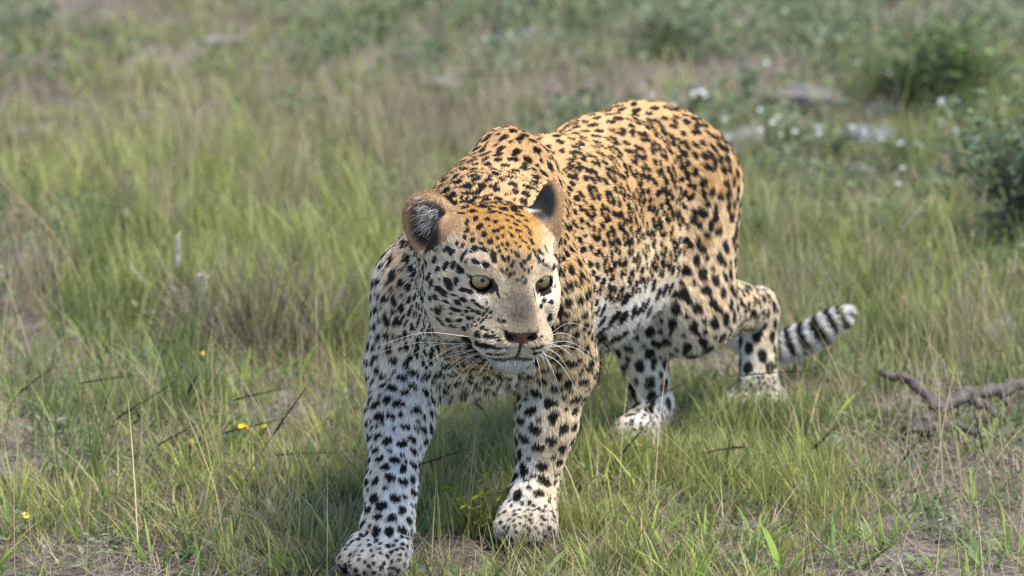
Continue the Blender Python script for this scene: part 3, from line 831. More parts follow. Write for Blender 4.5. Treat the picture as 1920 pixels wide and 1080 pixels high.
# eyes
def ball(c, r, ax, a0, a1, rings, seg, bulge=0.0):
    """part of a sphere about the axis ax between polar angles a0 and a1"""
    ax = nrm(ax); e1 = nrm(np.cross(ax, [0, 0, 1.0])); e2 = np.cross(ax, e1)
    th = np.linspace(a0, a1, rings); ph = np.arange(seg) * 2 * math.pi / seg
    V = []
    for t in th:
        rr = r * (1 + bulge * max(0, 1 - t / .85) ** 1.0)
        V.append(c + rr * (math.cos(t) * ax + math.sin(t) * (np.cos(ph)[:, None] * e1 + np.sin(ph)[:, None] * e2)))
    V = np.concatenate(V); F = []
    for i in range(rings - 1):
        for k in range(seg):
            k2 = (k + 1) % seg; F.append((i * seg + k, i * seg + k2, (i + 1) * seg + k2, (i + 1) * seg + k))
    return V, np.array(F)[:, ::-1]
m_sclera = mat_plain('eye_white_dark', (.05, .035, .03), .15, .5)
m_pupil = mat_plain('pupil', (.004, .004, .006), .1, .5)
m_iris, nt, b = mat_nodes('iris')
tc = nt.nodes.new('ShaderNodeTexCoord'); nz_ = nt.nodes.new('ShaderNodeTexNoise'); nz_.inputs['Scale'].default_value = 700; nz_.inputs['Detail'].default_value = 4
cr = nt.nodes.new('ShaderNodeValToRGB'); cr.color_ramp.elements[0].color = (.50, .41, .19, 1); cr.color_ramp.elements[1].color = (.84, .73, .46, 1)
cr.color_ramp.elements[0].position = .35; cr.color_ramp.elements[1].position = .65
nt.links.new(tc.outputs['Object'], nz_.inputs[0]); nt.links.new(nz_.outputs[0], cr.inputs[0]); nt.links.new(cr.outputs[0], b.inputs['Base Color']); b.inputs['Roughness'].default_value = .35
m_cornea = bpy.data.materials.new('cornea'); m_cornea.use_nodes = True; nt = m_cornea.node_tree; nt.nodes.clear()
gl = nt.nodes.new('ShaderNodeBsdfGlossy'); gl.inputs['Roughness'].default_value = .03; tr = nt.nodes.new('ShaderNodeBsdfTransparent')
fr = nt.nodes.new('ShaderNodeFresnel'); fr.inputs['IOR'].default_value = 1.5; mx = nt.nodes.new('ShaderNodeMixShader'); om = nt.nodes.new('ShaderNodeOutputMaterial')
nt.links.new(fr.outputs[0], mx.inputs[0]); nt.links.new(tr.outputs[0], mx.inputs[1]); nt.links.new(gl.outputs[0], mx.inputs[2]); nt.links.new(mx.outputs[0], om.inputs[0])
gaze = nrm(np.array([.16, -1, .02]))
for ec, er, ed, es, eu, s in EYES:
    gd = nrm(gaze * .85 + ed * .15)
    V, F = ball(ec - LINV, er * .995, gd, .0001, math.pi - .0001, 20, 28)
    eye = link('eye', mesh_np('eye', V, F), m_sclera, leopard)
    V, F = ball(ec - LINV, er * 1.004, gd, .19, .96, 8, 32); link('iris', mesh_np('iris', V, F), m_iris, eye)
    V, F = ball(ec - LINV, er * 1.006, gd, .0001, .21, 4, 24); link('pupil', mesh_np('pupil', V, F), m_pupil, eye)
    V, F = ball(ec - LINV, er * 1.02, gd, .0001, 1.25, 10, 28, .05); link('cornea', mesh_np('cornea', V, F), m_cornea, eye)

# whiskers: each its own part
m_wh = mat_plain('whisker', (.82, .80, .78), .35, .5)
wr = np.random.default_rng(5)
WPX = [((868, 629), (760, 640)), ((885, 632), (700, 652)), ((876, 640), (745, 745)), ((885, 645), (758, 672)), ((890, 655), (775, 735)), ((884, 650), (690, 668)), ((893, 655), (740, 770)),
       ((900, 664), (805, 735)), ((905, 668), (820, 770)), ((912, 668), (850, 745)), ((918, 672), (868, 780)), ((924, 672), (880, 740)), ((898, 660), (770, 800)), ((930, 674), (905, 735)),
       ((1020, 634), (1090, 640)), ((1022, 640), (1100, 700)), ((1018, 650), (1080, 720)), ((1020, 645), (1115, 668)), ((1012, 660), (1050, 745)), ((1008, 662), (1030, 720)), ((1004, 664), (1020, 770)),
       ((1016, 655), (1062, 780)), ((1022, 650), (1130, 690)), ((1000, 666), (1004, 730)), ((1024, 632), (1110, 620)), ((1013, 660), (1095, 760))]
for (u0, v0), (u1, v1) in WPX:
    c, n_ = cast(u0, v0)
    if c is None: continue
    sd = -1 if u1 < u0 else 1
    L_ = math.hypot(u1 - u0, v1 - v0) / 1250
    end = at(u1, v1, c[1] + L_ * wr.uniform(-.10, .45))
    midp = (c + end) / 2 + np.array([0, -.010, .012 + .10 * L_ * wr.random()])
    V, F = tube(spline([c, midp, end], 9) - LINV, np.linspace(.00046, .00010, 9), 4, False)
    link('whisker', mesh_np('whisker', V, F), m_wh, leopard)
for (u0, v0), (u1, v1), (u2, v2) in (((888, 482), (902, 470), (920, 490)), ((920, 478), (890, 430), (875, 405)), ((896, 480), (880, 468), (868, 486)), ((1002, 488), (1012, 462), (1020, 448))):
    c, n_ = cast(u0, v0)
    if c is None: continue
    V, F = tube(spline([c, at(u1, v1, c[1] - .022), at(u2, v2, c[1] - .020)], 8) - LINV, np.linspace(.0004, .0001, 8), 4, False)
    link('whisker', mesh_np('brow_whisker', V, F), m_wh, leopard, label='fine white hair over the eye')

# ------------------------------------------------------------------ vegetation
def plant_mat(name, trans=.35, rough=.5, spec=.25):
    m, nt, b = mat_nodes(name)
    a = nt.nodes.new('ShaderNodeAttribute'); a.attribute_name = 'tint'
    nt.links.new(a.outputs['Color'], b.inputs['Base Color'])
    b.inputs['Roughness'].default_value = rough; b.inputs['Specular IOR Level'].default_value = spec
    t = nt.nodes.new('ShaderNodeBsdfTranslucent'); nt.links.new(a.outputs['Color'], t.inputs[0])
    mx = nt.nodes.new('ShaderNodeMixShader'); mx.inputs[0].default_value = trans
    o = nt.nodes['Material Output']
    nt.links.new(b.outputs[0], mx.inputs[1]); nt.links.new(t.outputs[0], mx.inputs[2]); nt.links.new(mx.outputs[0], o.inputs[0])
    return m
m_grass = plant_mat('grass', .38); m_straw = plant_mat('straw', .20, .6); m_leaf = plant_mat('leaf', .30)

def half_width(y): return .1175 * y
def scatter(n, y0, y1, margin):
    """random ground points inside the view's wedge and a margin beside it"""
    out = []
    while sum(map(len, out)) < n:
        y = rng.uniform(y0, y1, n * 2); w = half_width(y) + margin; wm = half_width(y1) + margin
        x = rng.uniform(-wm, wm, n * 2); k = np.abs(x) < w
        out.append(np.stack([x[k], y[k]], 1))
    return np.concatenate(out)[:n]

def clear_of_leopard(P, d=.004):
    """True where points stay outside the animal"""
    shp = P.shape[:-1]; Q = P.reshape(-1, 3); ok = np.ones(len(Q), bool)
    box = ((Q > LO) & (Q < HI)).all(1)
    if box.any(): ok[box] = sdf(Q[box]) > d
    return ok.reshape(shp)

def blades(root, height, width, lean, bend, az, segs=3, tipcol=None, col=None, twist=None, kinkz=None):
    """ribbons: root (n,3); lean angle from vertical at the root, bend added towards the tip, az direction"""
    n = len(root)
    d = np.stack([np.cos(az), np.sin(az), np.zeros(n)], 1)
    tw = az + math.pi / 2 + (rng.normal(0, .7, n) if twist is None else twist)
    wv = np.stack([np.cos(tw), np.sin(tw), np.zeros(n)], 1)
    C = [root]; p = root.copy()
    for i in range(segs):
        a = lean + bend * (i + .5) / segs
        st = (height / segs)[:, None]
        p = p + st * (np.sin(a)[:, None] * d + np.cos(a)[:, None] * np.array([0, 0, 1.0])); C.append(p)
    C = np.stack(C, 1)
    ok = clear_of_leopard(C).all(1)
    C, wv, width = C[ok], wv[ok], width[ok]; n = len(C)
    prof = np.array({2: [1, .8, 0], 3: [.75, 1, .7, 0], 4: [.7, 1, .9, .55, 0], 5: [.7, 1, .95, .8, .5, 0]}[segs])
    nv = 2 * segs + 1
    V = np.zeros((n, nv, 3)); 
    for i in range(segs):
        off = wv * (width * .5 * prof[i])[:, None]
        V[:, 2 * i] = C[:, i] - off; V[:, 2 * i + 1] = C[:, i] + off
    V[:, -1] = C[:, -1]
    base = (np.arange(n) * nv)[:, None]
    Q = np.concatenate([base + np.array([2 * i, 2 * i + 1, 2 * i + 3, 2 * i + 2]) for i in range(segs - 1)])
    Tt = base + np.array([2 * segs - 2, 2 * segs - 1, 2 * segs])
    col = col[ok]; K = np.repeat(col[:, None, :], nv, 1)
    if tipcol is not None:
        w = np.clip((np.arange(nv) // 2) / segs, 0, 1)[None, :, None] ** 2
        K = K * (1 - w) + tipcol[ok][:, None, :] * w
    return V.reshape(-1, 3), [Q, Tt], K.reshape(-1, 3)

def merge(parts):
    V, K, D = [], [], {}; o = 0
    for v, f, k in parts:
        V.append(v); K.append(k)
        for g in f: D.setdefault(g.shape[1], []).append(g + o)
        o += len(v)
    return np.concatenate(V), [np.concatenate(D[q]) for q in sorted(D)], np.concatenate(K)
def stuff(name, parts, mat, label, cat):
    V, F, K = merge(parts)
    me = mesh_np(name, V, F, True); color_attr(me, 'tint', K)
    return link(name, me, mat, label=label, cat=cat, kind='stuff')
def mixc(a, b, t): return np.array(a) + (np.array(b) - np.array(a)) * np.asarray(t)[:, None]
def pts3(xy, dz=0.0): return np.column_stack([xy, gz(xy[:, 0], xy[:, 1]) + dz])

def patch(xy, seed=71):
    """0 bare .. 1 thick"""
    P = np.column_stack([xy, np.zeros(len(xy))])
    return .5 + .62 * vnoise(P, 1.15, seed) + .42 * vnoise(P, 3.4, seed + 1) + .25 * vnoise(P, 9, seed + 2)
def spot_px(xy, u, v, ru, rv):
    """weight of ground points close to a photo position"""
    uv = project(np.column_stack([xy, np.zeros(len(xy))]))
    return np.exp(-(((uv[:, 0] - u) / ru) ** 2 + ((uv[:, 1] - v) / rv) ** 2))
def lush(xy):
    w = patch(xy)
    for u, v, ru, rv, a in ((560, 930, 140, 40, .5), (1330, 900, 330, 70, .5), (880, 900, 90, 50, .35), (60, 960, 90, 40, .4), (480, 560, 330, 110, .55), (1500, 780, 300, 60, .3), (1650, 960, 200, 60, .3),
                            (330, 1030, 260, 34, -.3), (900, 1015, 160, 30, -.4), (1230, 1010, 190, 26, -.25), (720, 985, 90, 45, -.3), (150, 130, 220, 90, .15), (950, 80, 200, 50, -.1), (1560, 60, 260, 60, -.15),
                            (1500, 210, 200, 40, -.35), (480, 690, 150, 40, -.4), (1760, 900, 110, 30, -.15), (1850, 520, 150, 200, .35), (1200, 110, 120, 60, .25)):
        w = w + a * spot_px(xy, u, v, ru, rv)
    return w

GREEN = np.array([[.23, .32, .075], [.17, .25, .07], [.30, .36, .10], [.155, .215, .095], [.28, .29, .145]]) * [1.12, 1.08, .92]
def grass_layer(ncl, y0, y1, margin, per, hmul, segs, wmul=1.0):
    c = scatter(int(ncl * 2.6), y0, y1, margin); w = lush(c); c = c[rng.random(len(c)) < np.clip((w - .36) * 2.2, .04, 1)][:ncl]
    w = lush(c); k = rng.integers(per[0], per[1], len(c)); idx = np.repeat(np.arange(len(c)), k); n = len(idx)
    rad = rng.uniform(.006, .030, len(c))[idx]
    az = rng.uniform(0, 2 * math.pi, n); r = np.sqrt(rng.random(n)) * rad
    xy = c[idx] + np.stack([np.cos(az), np.sin(az)], 1) * r[:, None]
    hc_ = (rng.uniform(.045, .085, len(c)) + .055 * np.clip(w - .55, 0, .8)) * hmul
    hc_ *= np.where(rng.random(len(c)) < .12, 1.7, 1) * rng.uniform(.7, 1.25, len(c))
    hh = hc_[idx] * rng.uniform(.45, 1.15, n)
    Pn = np.column_stack([c, np.zeros(len(c))])
    tone = np.clip(.5 + .5 * vnoise(Pn, 1.6, 81) + rng.normal(0, .22, len(c)), 0, .999)
    col = GREEN[(tone * 5).astype(int)][idx] * rng.uniform(.82, 1.35, (n, 1))
    yel = np.clip(vnoise(Pn, .9, 83) * .9 + .15, 0, .7)[idx]
    col = col + (np.array([.36, .36, .11]) - col) * (yel * rng.random(n))[:, None]
    vivid = (rng.random(len(c)) < .16)[idx]; col[vivid] = np.array([.42, .55, .11]) * rng.uniform(.7, 1.1, (vivid.sum(), 1))
    dark = (rng.random(len(c)) < .14)[idx]; col[dark] = np.array([.10, .15, .055]) * rng.uniform(.7, 1.2, (dark.sum(), 1))
    dry = rng.random(n) < .24; col[dry] = mixc((.50, .41, .25), (.34, .27, .18), rng.random(dry.sum()))
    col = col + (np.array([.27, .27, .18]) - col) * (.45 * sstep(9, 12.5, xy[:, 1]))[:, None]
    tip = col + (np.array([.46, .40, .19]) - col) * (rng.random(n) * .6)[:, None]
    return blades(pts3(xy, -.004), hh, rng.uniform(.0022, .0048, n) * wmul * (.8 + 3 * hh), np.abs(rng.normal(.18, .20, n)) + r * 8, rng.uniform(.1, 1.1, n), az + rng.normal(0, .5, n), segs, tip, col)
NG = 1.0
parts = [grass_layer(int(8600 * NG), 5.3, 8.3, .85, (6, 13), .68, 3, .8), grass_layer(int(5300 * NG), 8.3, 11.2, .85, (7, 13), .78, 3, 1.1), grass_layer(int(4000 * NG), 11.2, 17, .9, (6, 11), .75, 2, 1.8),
         grass_layer(int(2500 * NG), 3.2, 5.3, 1.6, (4, 8), .8, 2, 1.5)]
# broad bladed tufts close by
cb = scatter(420, 5.6, 8.4, .8); ib = np.repeat(np.arange(420), 9); n = len(ib); az = rng.uniform(0, 6.28, n)
xy = cb[ib] + np.stack([np.cos(az), np.sin(az)], 1) * .012
parts.append(blades(pts3(xy, -.003), rng.uniform(.04, .10, n), rng.uniform(.0045, .0085, n), rng.uniform(.25, .8, n), rng.uniform(.2, 1.2, n), az, 4, None,
                    np.array([[.30, .43, .09], [.17, .27, .085], [.24, .33, .12]])[rng.integers(0, 3, 420)][ib] * rng.uniform(.75, 1.15, (n, 1))))
# wide surroundings beyond the view, thin
cw = rng.uniform([-14, 4], [14, 34], (9000, 2)); cw = cw[(np.abs(cw[:, 0]) > half_width(cw[:, 1]) + .3) | (cw[:, 1] > 17)]
n = len(cw) * 4; xy = np.repeat(cw, 4, 0) + rng.normal(0, .06, (n, 2))
parts.append(blades(pts3(xy, -.004), rng.uniform(.06, .22, n), rng.uniform(.006, .014, n), np.abs(rng.normal(.2, .25, n)), rng.uniform(.1, 1, n), rng.uniform(0, 6.28, n), 2, None, GREEN[rng.integers(0, 5, n)] * rng.uniform(.7, 1.2, (n, 1))))
stuff('green_grass', parts, m_grass, 'short green grass growing in clumps all over the ground', 'grass')

# dry stems and fine culms
def dry_layer(n, y0, y1, margin, h, w, segs):
    xy = scatter(n * 2, y0, y1, margin); k = patch(xy, 77); xy = xy[rng.random(len(xy)) < np.clip(k * .9 + .1, .08, 1)][:n]; n = len(xy)
    hh = rng.uniform(h[0], h[1], n) * rng.uniform(.5, 1, n)
    col = mixc((.52, .43, .27), (.32, .25, .17), rng.random(n)) * rng.uniform(.75, 1.15, (n, 1))
    g = rng.random(n) < .35; col[g] = mixc((.27, .30, .10), (.38, .37, .14), rng.random(g.sum()))
    return blades(pts3(xy, -.003), hh, rng.uniform(w[0], w[1], n), np.abs(rng.normal(.25, .28, n)), rng.uniform(-.1, .9, n), rng.uniform(0, 6.28, n), segs, None, col)
stuff('dry_grass', [dry_layer(int(7200 * NG), 5.4, 8.3, .85, (.06, .20), (.0009, .0018), 4), dry_layer(int(6800 * NG), 8.3, 11.2, .85, (.08, .24), (.0012, .0024), 4), dry_layer(int(1100 * NG), 5.9, 8.6, .3, (.20, .42), (.0010, .0018), 5), dry_layer(int(5000 * NG), 11.2, 17, .9, (.08, .26), (.002, .004), 3)],
      m_straw, 'thin dry straw coloured grass stems among the green', 'dry grass')
# litter
def litter(n, y0, y1, margin):
    xy = scatter(n, y0, y1, margin); n = len(xy); L_ = rng.uniform(.03, .14, n)
    col = mixc((.46, .395, .32), (.20, .165, .15), rng.random(n)) * rng.uniform(.8, 1.2, (n, 1))
    return blades(pts3(xy, .003), L_, rng.uniform(.0010, .0026, n), rng.uniform(1.22, 1.56, n), rng.normal(.0, .14, n), rng.uniform(0, 6.28, n), 2, None, col, twist=np.zeros(n))
stuff('grass_litter', [litter(int(42000 * NG), 5.4, 8.6, .85), litter(int(17000 * NG), 8.6, 16, .85)], m_straw, 'dead grey straw litter lying on the soil', 'litter')

# tall stand of grass behind on the left, and thinner tall grass elsewhere
def stand(n, u, v, su, sv, h, cols, w=(.003, .006), lean=.12):
    c = np.array([ground_at(rng.normal(u, su), np.clip(rng.normal(v, sv), 20, 1000))[:2] for _ in range(max(6, n // 38))])
    idx = rng.integers(0, len(c), n); xy = c[idx] + rng.normal(0, .026, (n, 2))
    hh = .78 * rng.uniform(h[0], h[1], n) * rng.uniform(.6, 1.1, len(c))[idx]
    col = mixc(cols[0], cols[1], rng.random(n)) * rng.uniform(.8, 1.15, (n, 1)); tip = col + (np.array([.36, .31, .16]) - col) * (rng.random(n) * .7)[:, None]
    return blades(pts3(xy, -.004), hh, rng.uniform(w[0], w[1], n), np.abs(rng.normal(lean, .12, n)), rng.uniform(.05, .75, n), rng.uniform(0, 6.28, n), 5, tip, col)
YG = ((.43, .46, .15), (.29, .35, .11)); ST = ((.46, .40, .25), (.35, .30, .19)); DG = ((.18, .25, .08), (.25, .30, .11))
stuff('tall_grass', [stand(900, 560, 520, 110, 40, (.12, .34), YG), stand(500, 520, 540, 180, 60, (.10, .34), ST, (.002, .004)), stand(900, 350, 560, 130, 50, (.14, .30), YG), stand(700, 680, 560, 60, 40, (.15, .32), YG), stand(500, 480, 400, 170, 60, (.14, .36), YG),
                     stand(900, 520, 330, 200, 70, (.18, .40), ST, (.0022, .0045)), stand(450, 920, 240, 120, 50, (.18, .42), ST, (.0022, .004)), stand(700, 130, 560, 140, 110, (.12, .30), DG), stand(500, 60, 760, 120, 60, (.08, .18), DG, (.002, .004)),
                     stand(900, 1720, 620, 150, 90, (.10, .26), DG), stand(450, 1620, 560, 170, 90, (.14, .34), ST, (.0018, .0035)), stand(500, 1450, 480, 90, 70, (.10, .24), DG), stand(700, 1330, 900, 160, 30, (.08, .16), YG, (.002, .004)),
                     stand(900, 1190, 902, 60, 10, (.07, .15), YG, (.002, .004)), stand(800, 1425, 812, 50, 9, (.07, .15), DG, (.002, .004)), stand(900, 1000, 1040, 75, 9, (.05, .12), YG, (.0022, .004)), stand(600, 1850, 300, 90, 80, (.15, .34), DG)],
      m_grass, 'taller yellow green grass standing in thick patches', 'grass')

# small leaves: leafy ground plants that read as one cover
def leaves(cent, size, nrm_up=.5, ratio=.5, col=None):
    """diamond leaves of 4 triangles with a fold"""
    n = len(cent)
    az = rng.uniform(0, 6.28, n); el = rng.uniform(-.3, 1.0, n)
    d = np.stack([np.cos(az) * np.cos(el), np.sin(az) * np.cos(el), np.sin(el)], 1)
    s = nrm(np.cross(d, rng.normal(0, .4, (n, 3)) + [0, 0, 1])); up = np.cross(s, d)
    L_ = size[:, None]
    base = cent; midp = cent + d * L_ * .5 - up * L_ * .05; tip = cent + d * L_ - up * L_ * .12
    a = midp + s * L_ * ratio * .5 + up * L_ * .06; b_ = midp - s * L_ * ratio * .5 + up * L_ * .06
    V = np.stack([base, a, tip, b_, midp], 1).reshape(-1, 3); o = (np.arange(n) * 5)[:, None]
    F = np.concatenate([o + np.array(t) for t in ((0, 1, 4), (1, 2, 4), (2, 3, 4), (3, 0, 4))])
    return V, [F], np.repeat(col, 5, 0)
def leafy(ncl, y0, y1, margin, per, R, H, size, cols):
    c = scatter(ncl * 2, y0, y1, margin); k = patch(c, 91); c = c[rng.random(len(c)) < np.clip((k - .3) * 2, .05, 1)][:ncl]
    idx = np.repeat(np.arange(len(c)), per); n = len(idx)
    off = rng.normal(0, 1, (n, 3)) * np.array([R, R, 0]); hgt = np.abs(rng.normal(.5, .3, n)) * rng.uniform(.5, 1.2, len(c))[idx] * H
    P = pts3(c[idx] + off[:, :2]); P[:, 2] += hgt
    ok = clear_of_leopard(P, .02); P = P[ok]; idx = idx[ok]; n = len(P)
    tone = rng.uniform(-.5, 1.3, len(c))[idx]
    return leaves(P, rng.uniform(size[0], size[1], n), col=mixc(cols[0], cols[1], tone) * rng.uniform(.75, 1.2, (n, 1)))
HB = ((.115, .17, .075), (.23, .275, .165))
stuff('leafy_ground_cover', [leafy(int(950 * NG), 5.5, 8.4, .85, 34, .022, .035, (.008, .018), HB), leafy(int(560 * NG), 8.4, 11, .85, 46, .04, .07, (.012, .026), HB), leafy(int(850 * NG), 11, 17, .9, 50, .06, .09, (.018, .04), HB)],
      m_leaf, 'small leafy herbs spread low between the grass', 'herbs')

# ------------------------------------------------------------------ single plants, stones and wood
def tinted(name, V, F, col, mat, parent=None, smooth=True):
    me = mesh_np(name, V, F, smooth); c = np.asarray(col, float)
    color_attr(me, 'tint', np.tile(c, (len(V), 1)) if c.ndim == 1 else c)
    return link(name, me, mat, parent)
def thing(name, loc, label, cat, group=None):
    o = bpy.data.objects.new(name, None); COL.objects.link(o); o.location = [float(t) for t in loc]
    o['label'] = label; o['category'] = cat
    if group: o['group'] = group
    return o
sr = np.random.default_rng(23)
def seed_head(path, r, col, awn, fluff=0.0, fcol=(.55, .50, .42)):
    """spike of overlapping seeds with bristles"""
    P = spline(path, 40); n = len(P); T_ = nrm(np.gradient(P, axis=0)); parts = []
    V, F = tube(P, np.interp(np.linspace(0, 1, n), [0, .12, .4, 1], [.6, 1, .75, .08]) * r * .6, 5)
    parts.append((V, F, np.tile(col, (len(V), 1))))
    for i in range(2, n - 1):
        for _ in range(2):
            side = nrm(np.cross(T_[i], sr.normal(0, 1, 3))); d = nrm(T_[i] * 1.4 + side)
            L_ = r * sr.uniform(2.2, 4.0) * (1.1 - .8 * i / n); w = np.cross(d, side) * r * .55
            b = P[i] + side * r * .2; V = np.array([b, b + d * L_ * .5 + w, b + d * L_, b + d * L_ * .5 - w])
            parts.append((V, [np.array([[0, 1, 2, 3]])], np.tile(np.array(col) * sr.uniform(.7, 1.5), (4, 1))))
            if sr.random() < awn:
                a = b + d * L_; e = a + nrm(T_[i] * 1.0 + side * .4 + sr.normal(0, .15, 3)) * r * sr.uniform(8, 16); w2 = w * .25
                parts.append((np.array([a - w2, a + w2, e]), [np.array([[0, 1, 2]])], np.tile(np.array(col) * 1.3, (3, 1))))
            if sr.random() < fluff:
                e = b + nrm(side * 1.2 + T_[i] * .6 + sr.normal(0, .2, 3)) * r * sr.uniform(2, 4); w2 = w * .3
                parts.append((np.array([b - w2, b + w2, e]), [np.array([[0, 1, 2]])], np.tile(fcol, (3, 1))))
    return merge(parts)
DARK = (.042, .030, .027); TAN = (.36, .27, .16); STEMG = (.19, .22, .07); STEMD = (.27, .21, .11); PALEH = (.58, .53, .42)
def stalk(base, pts, split, label, seed=DARK, stem=STEMG, r=.0020, sr_=.0011, awn=.45, fluff=.12, dy=0.0, name='grass_stalk'):
    """a flowering stalk: root at a ground position, further points at the given photo places, the seed head beyond point number split"""
    g = ground_at(*base); g[2] = gz(g[0], g[1]) - .004
    P = [g] + [at(u, v, g[1] + dy * (i + 1)) for i, (u, v) in enumerate(pts)]
    o = thing(name, g, label, 'grass stalk', 'seeding grass stalks')
    P = [p - g for p in P]
    for i in range(1, len(P)): P[i] = P[i] + sr.normal(0, .005, 3)
    P[-1] = P[-1] + np.array([0, 0, -.012])
    full = spline(P, 28); k = int(27 * (split + 0.0) / (len(P) - 1)) + 1
    V, F = tube(full[:k + 1], np.linspace(sr_ * 1.25, sr_ * .8, k + 1), 5)
    tinted('stem', V, F, stem, m_straw, o)
    V, F, K = seed_head(full[k:] if len(full[k:]) > 2 else full[-3:], r, seed, awn, fluff)
    tinted('seed_head', V, F, K, m_straw, o, False)
    return o
ST_ = [
 ((150, 900), [(190, 850), (215, 788), (326, 706)], 2, 'dark seeded grass stalk leaning right, left of the yellow flower'),
 ((60, 830), [(100, 760), (140, 718), (250, 688)], 2, 'dark seeded grass stalk bent almost flat to the right near the left edge'),
 ((345, 900), [(346, 800), (349, 752), (358, 688)], 2, 'short upright stalk with a narrow black seed spike on the left'),
 ((330, 860), [(385, 795), (426, 760), (541, 718)], 2, 'dark seeded stalk leaning right, uppermost of those beside the front leg'),
 ((330, 905), [(370, 850), (402, 816), (522, 770)], 2, 'dark seeded stalk leaning right that crosses another left of the front leg'),
 ((330, 800), [(370, 780), (412, 777), (525, 802)], 2, 'dark seeded stalk drooping right that crosses another left of the front leg'),
 ((235, 900), [(260, 860), (282, 834), (372, 784)], 2, 'thin dark seeded stalk low in the grass, left of the crossing pair'),
 ((390, 1010), [(440, 925), (505, 830), (578, 705)], 2, 'long straight green stalk leaning right beside the front paw'),
 ((-20, 840), [(5, 800), (30, 748), (98, 668)], 2, 'dark seeded stalk rising at the very left edge'),
 ((430, 905), [(470, 870), (505, 856), (642, 826)], 2, 'long dark stalk lying nearly level towards the front leg'),
 ((1255, 880), [(1310, 782), (1378, 722), (1520, 680)], 2, 'arched green stalk with dark seeds under the tail'),
 ((1490, 945), [(1450, 890), (1412, 843), (1318, 828)], 2, 'stalk bent over to the left with dark seeds below the hind leg'),
 ((1880, 960), [(1866, 900), (1852, 860), (1818, 750)], 2, 'upright dark seeded stalk below the dead branch'),
 ((1680, 915), [(1688, 880), (1692, 862), (1708, 818)], 2, 'short dark seeded stalk left of the dead branch foot'),
 ((1500, 910), [(1520, 875), (1533, 852), (1566, 798)], 2, 'short dark seeded stalk in the grass behind the yellow herb'),
 ((1090, 905), [(1120, 780), (1160, 645), (1222, 520)], 2, 'tall green stalk with a dark tip in front of the belly'),
 ((1150, 880), [(1175, 810), (1208, 762), (1292, 698)], 2, 'dark seeded stalk leaning right across the hind foot'),
 ((1120, 925), [(1140, 885), (1165, 850), (1240, 745)], 2, 'dark stalk leaning right in front of the hind foot'),
 ((660, 1062), [(700, 960), (762, 888), (886, 822)], 2, 'dark seeded stalk crossing in front of the reaching foreleg'),
 ((965, 950), [(958, 870), (957, 812), (970, 742)], 2, 'thin red brown upright stalk before the standing foreleg'),
 ((965, 940), [(940, 860), (912, 770), (880, 714)], 2, 'green stalk leaning left under the chin'),
 ((1085, 930), [(1110, 800), (1124, 730), (1136, 610)], 2, 'thin upright stalk right beside the standing foreleg'),
]
for base, pts, sp, lab in ST_: stalk(base, pts, sp, lab)
STP = [
 ((1738, 900), [(1740, 870), (1745, 835), (1810, 762)], 2, 'pale green seeding stalk in front of the dead branch', (.36, .36, .22), STEMG),
 ((1640, 640), [(1680, 450), (1712, 365), (1704, 306)], 2, 'tall tan seeding stalk, highest on the right', TAN, STEMD),
 ((1790, 610), [(1810, 500), (1818, 460), (1822, 420)], 2, 'tan forked stalk near the right edge', TAN, STEMD),
 ((1905, 640), [(1880, 560), (1895, 520), (1912, 470)], 2, 'pale stalk at the right edge', PALEH, STEMD),
 ((1600, 600), [(1655, 480), (1690, 430), (1745, 360)], 2, 'long pale stalk leaning right behind the tail', PALEH, STEMD),
 ((420, 600), [(418, 540), (417, 505), (421, 432)], 2, 'narrow pale seeding stalk right of the woolly seed heads', PALEH, STEMD),
 ((285, 640), [(275, 580), (268, 535), (250, 488)], 2, 'pale stalk leaning left beside the woolly seed heads', PALEH, STEMD),
 ((130, 900), [(105, 850), (90, 800), (112, 772)], 2, 'pale bent stalk low at the left edge', PALEH, STEMD),
 ((550, 1010), [(512, 990), (508, 970), (505, 925)], 2, 'short stalk with a white seed tuft left of the front paw', PALEH, STEMD),
 ((1445, 860), [(1475, 790), (1490, 742), (1480, 690)], 2, 'tan stalk standing before the tail root', TAN, STEMD),
]
for base, pts, sp, lab, sc_, stc in STP: stalk(base, pts, sp, lab, sc_, stc, r=.0022, awn=.25, fluff=.3)
stalk((172, 610), [(150, 530), (90, 430), (0, 332)], 2.99, 'long bare dry stem bowing to the upper left corner', TAN, (.42, .32, .17), r=.001, sr_=.0016, awn=0, fluff=0, name='dry_grass_stalk')
stalk((330, 600), [(328, 545), (327, 500), (331, 434)], 2, 'woolly white seed head, upper of two on the left', (.62, .60, .52), STEMG, r=.0052, awn=0, fluff=.9)
stalk((395, 640), [(388, 590), (380, 560), (384, 518), (370, 496)], 2, 'woolly white curled seed head, lower of two on the left', (.62, .60, .52), STEMG, r=.0050, awn=0, fluff=.9)

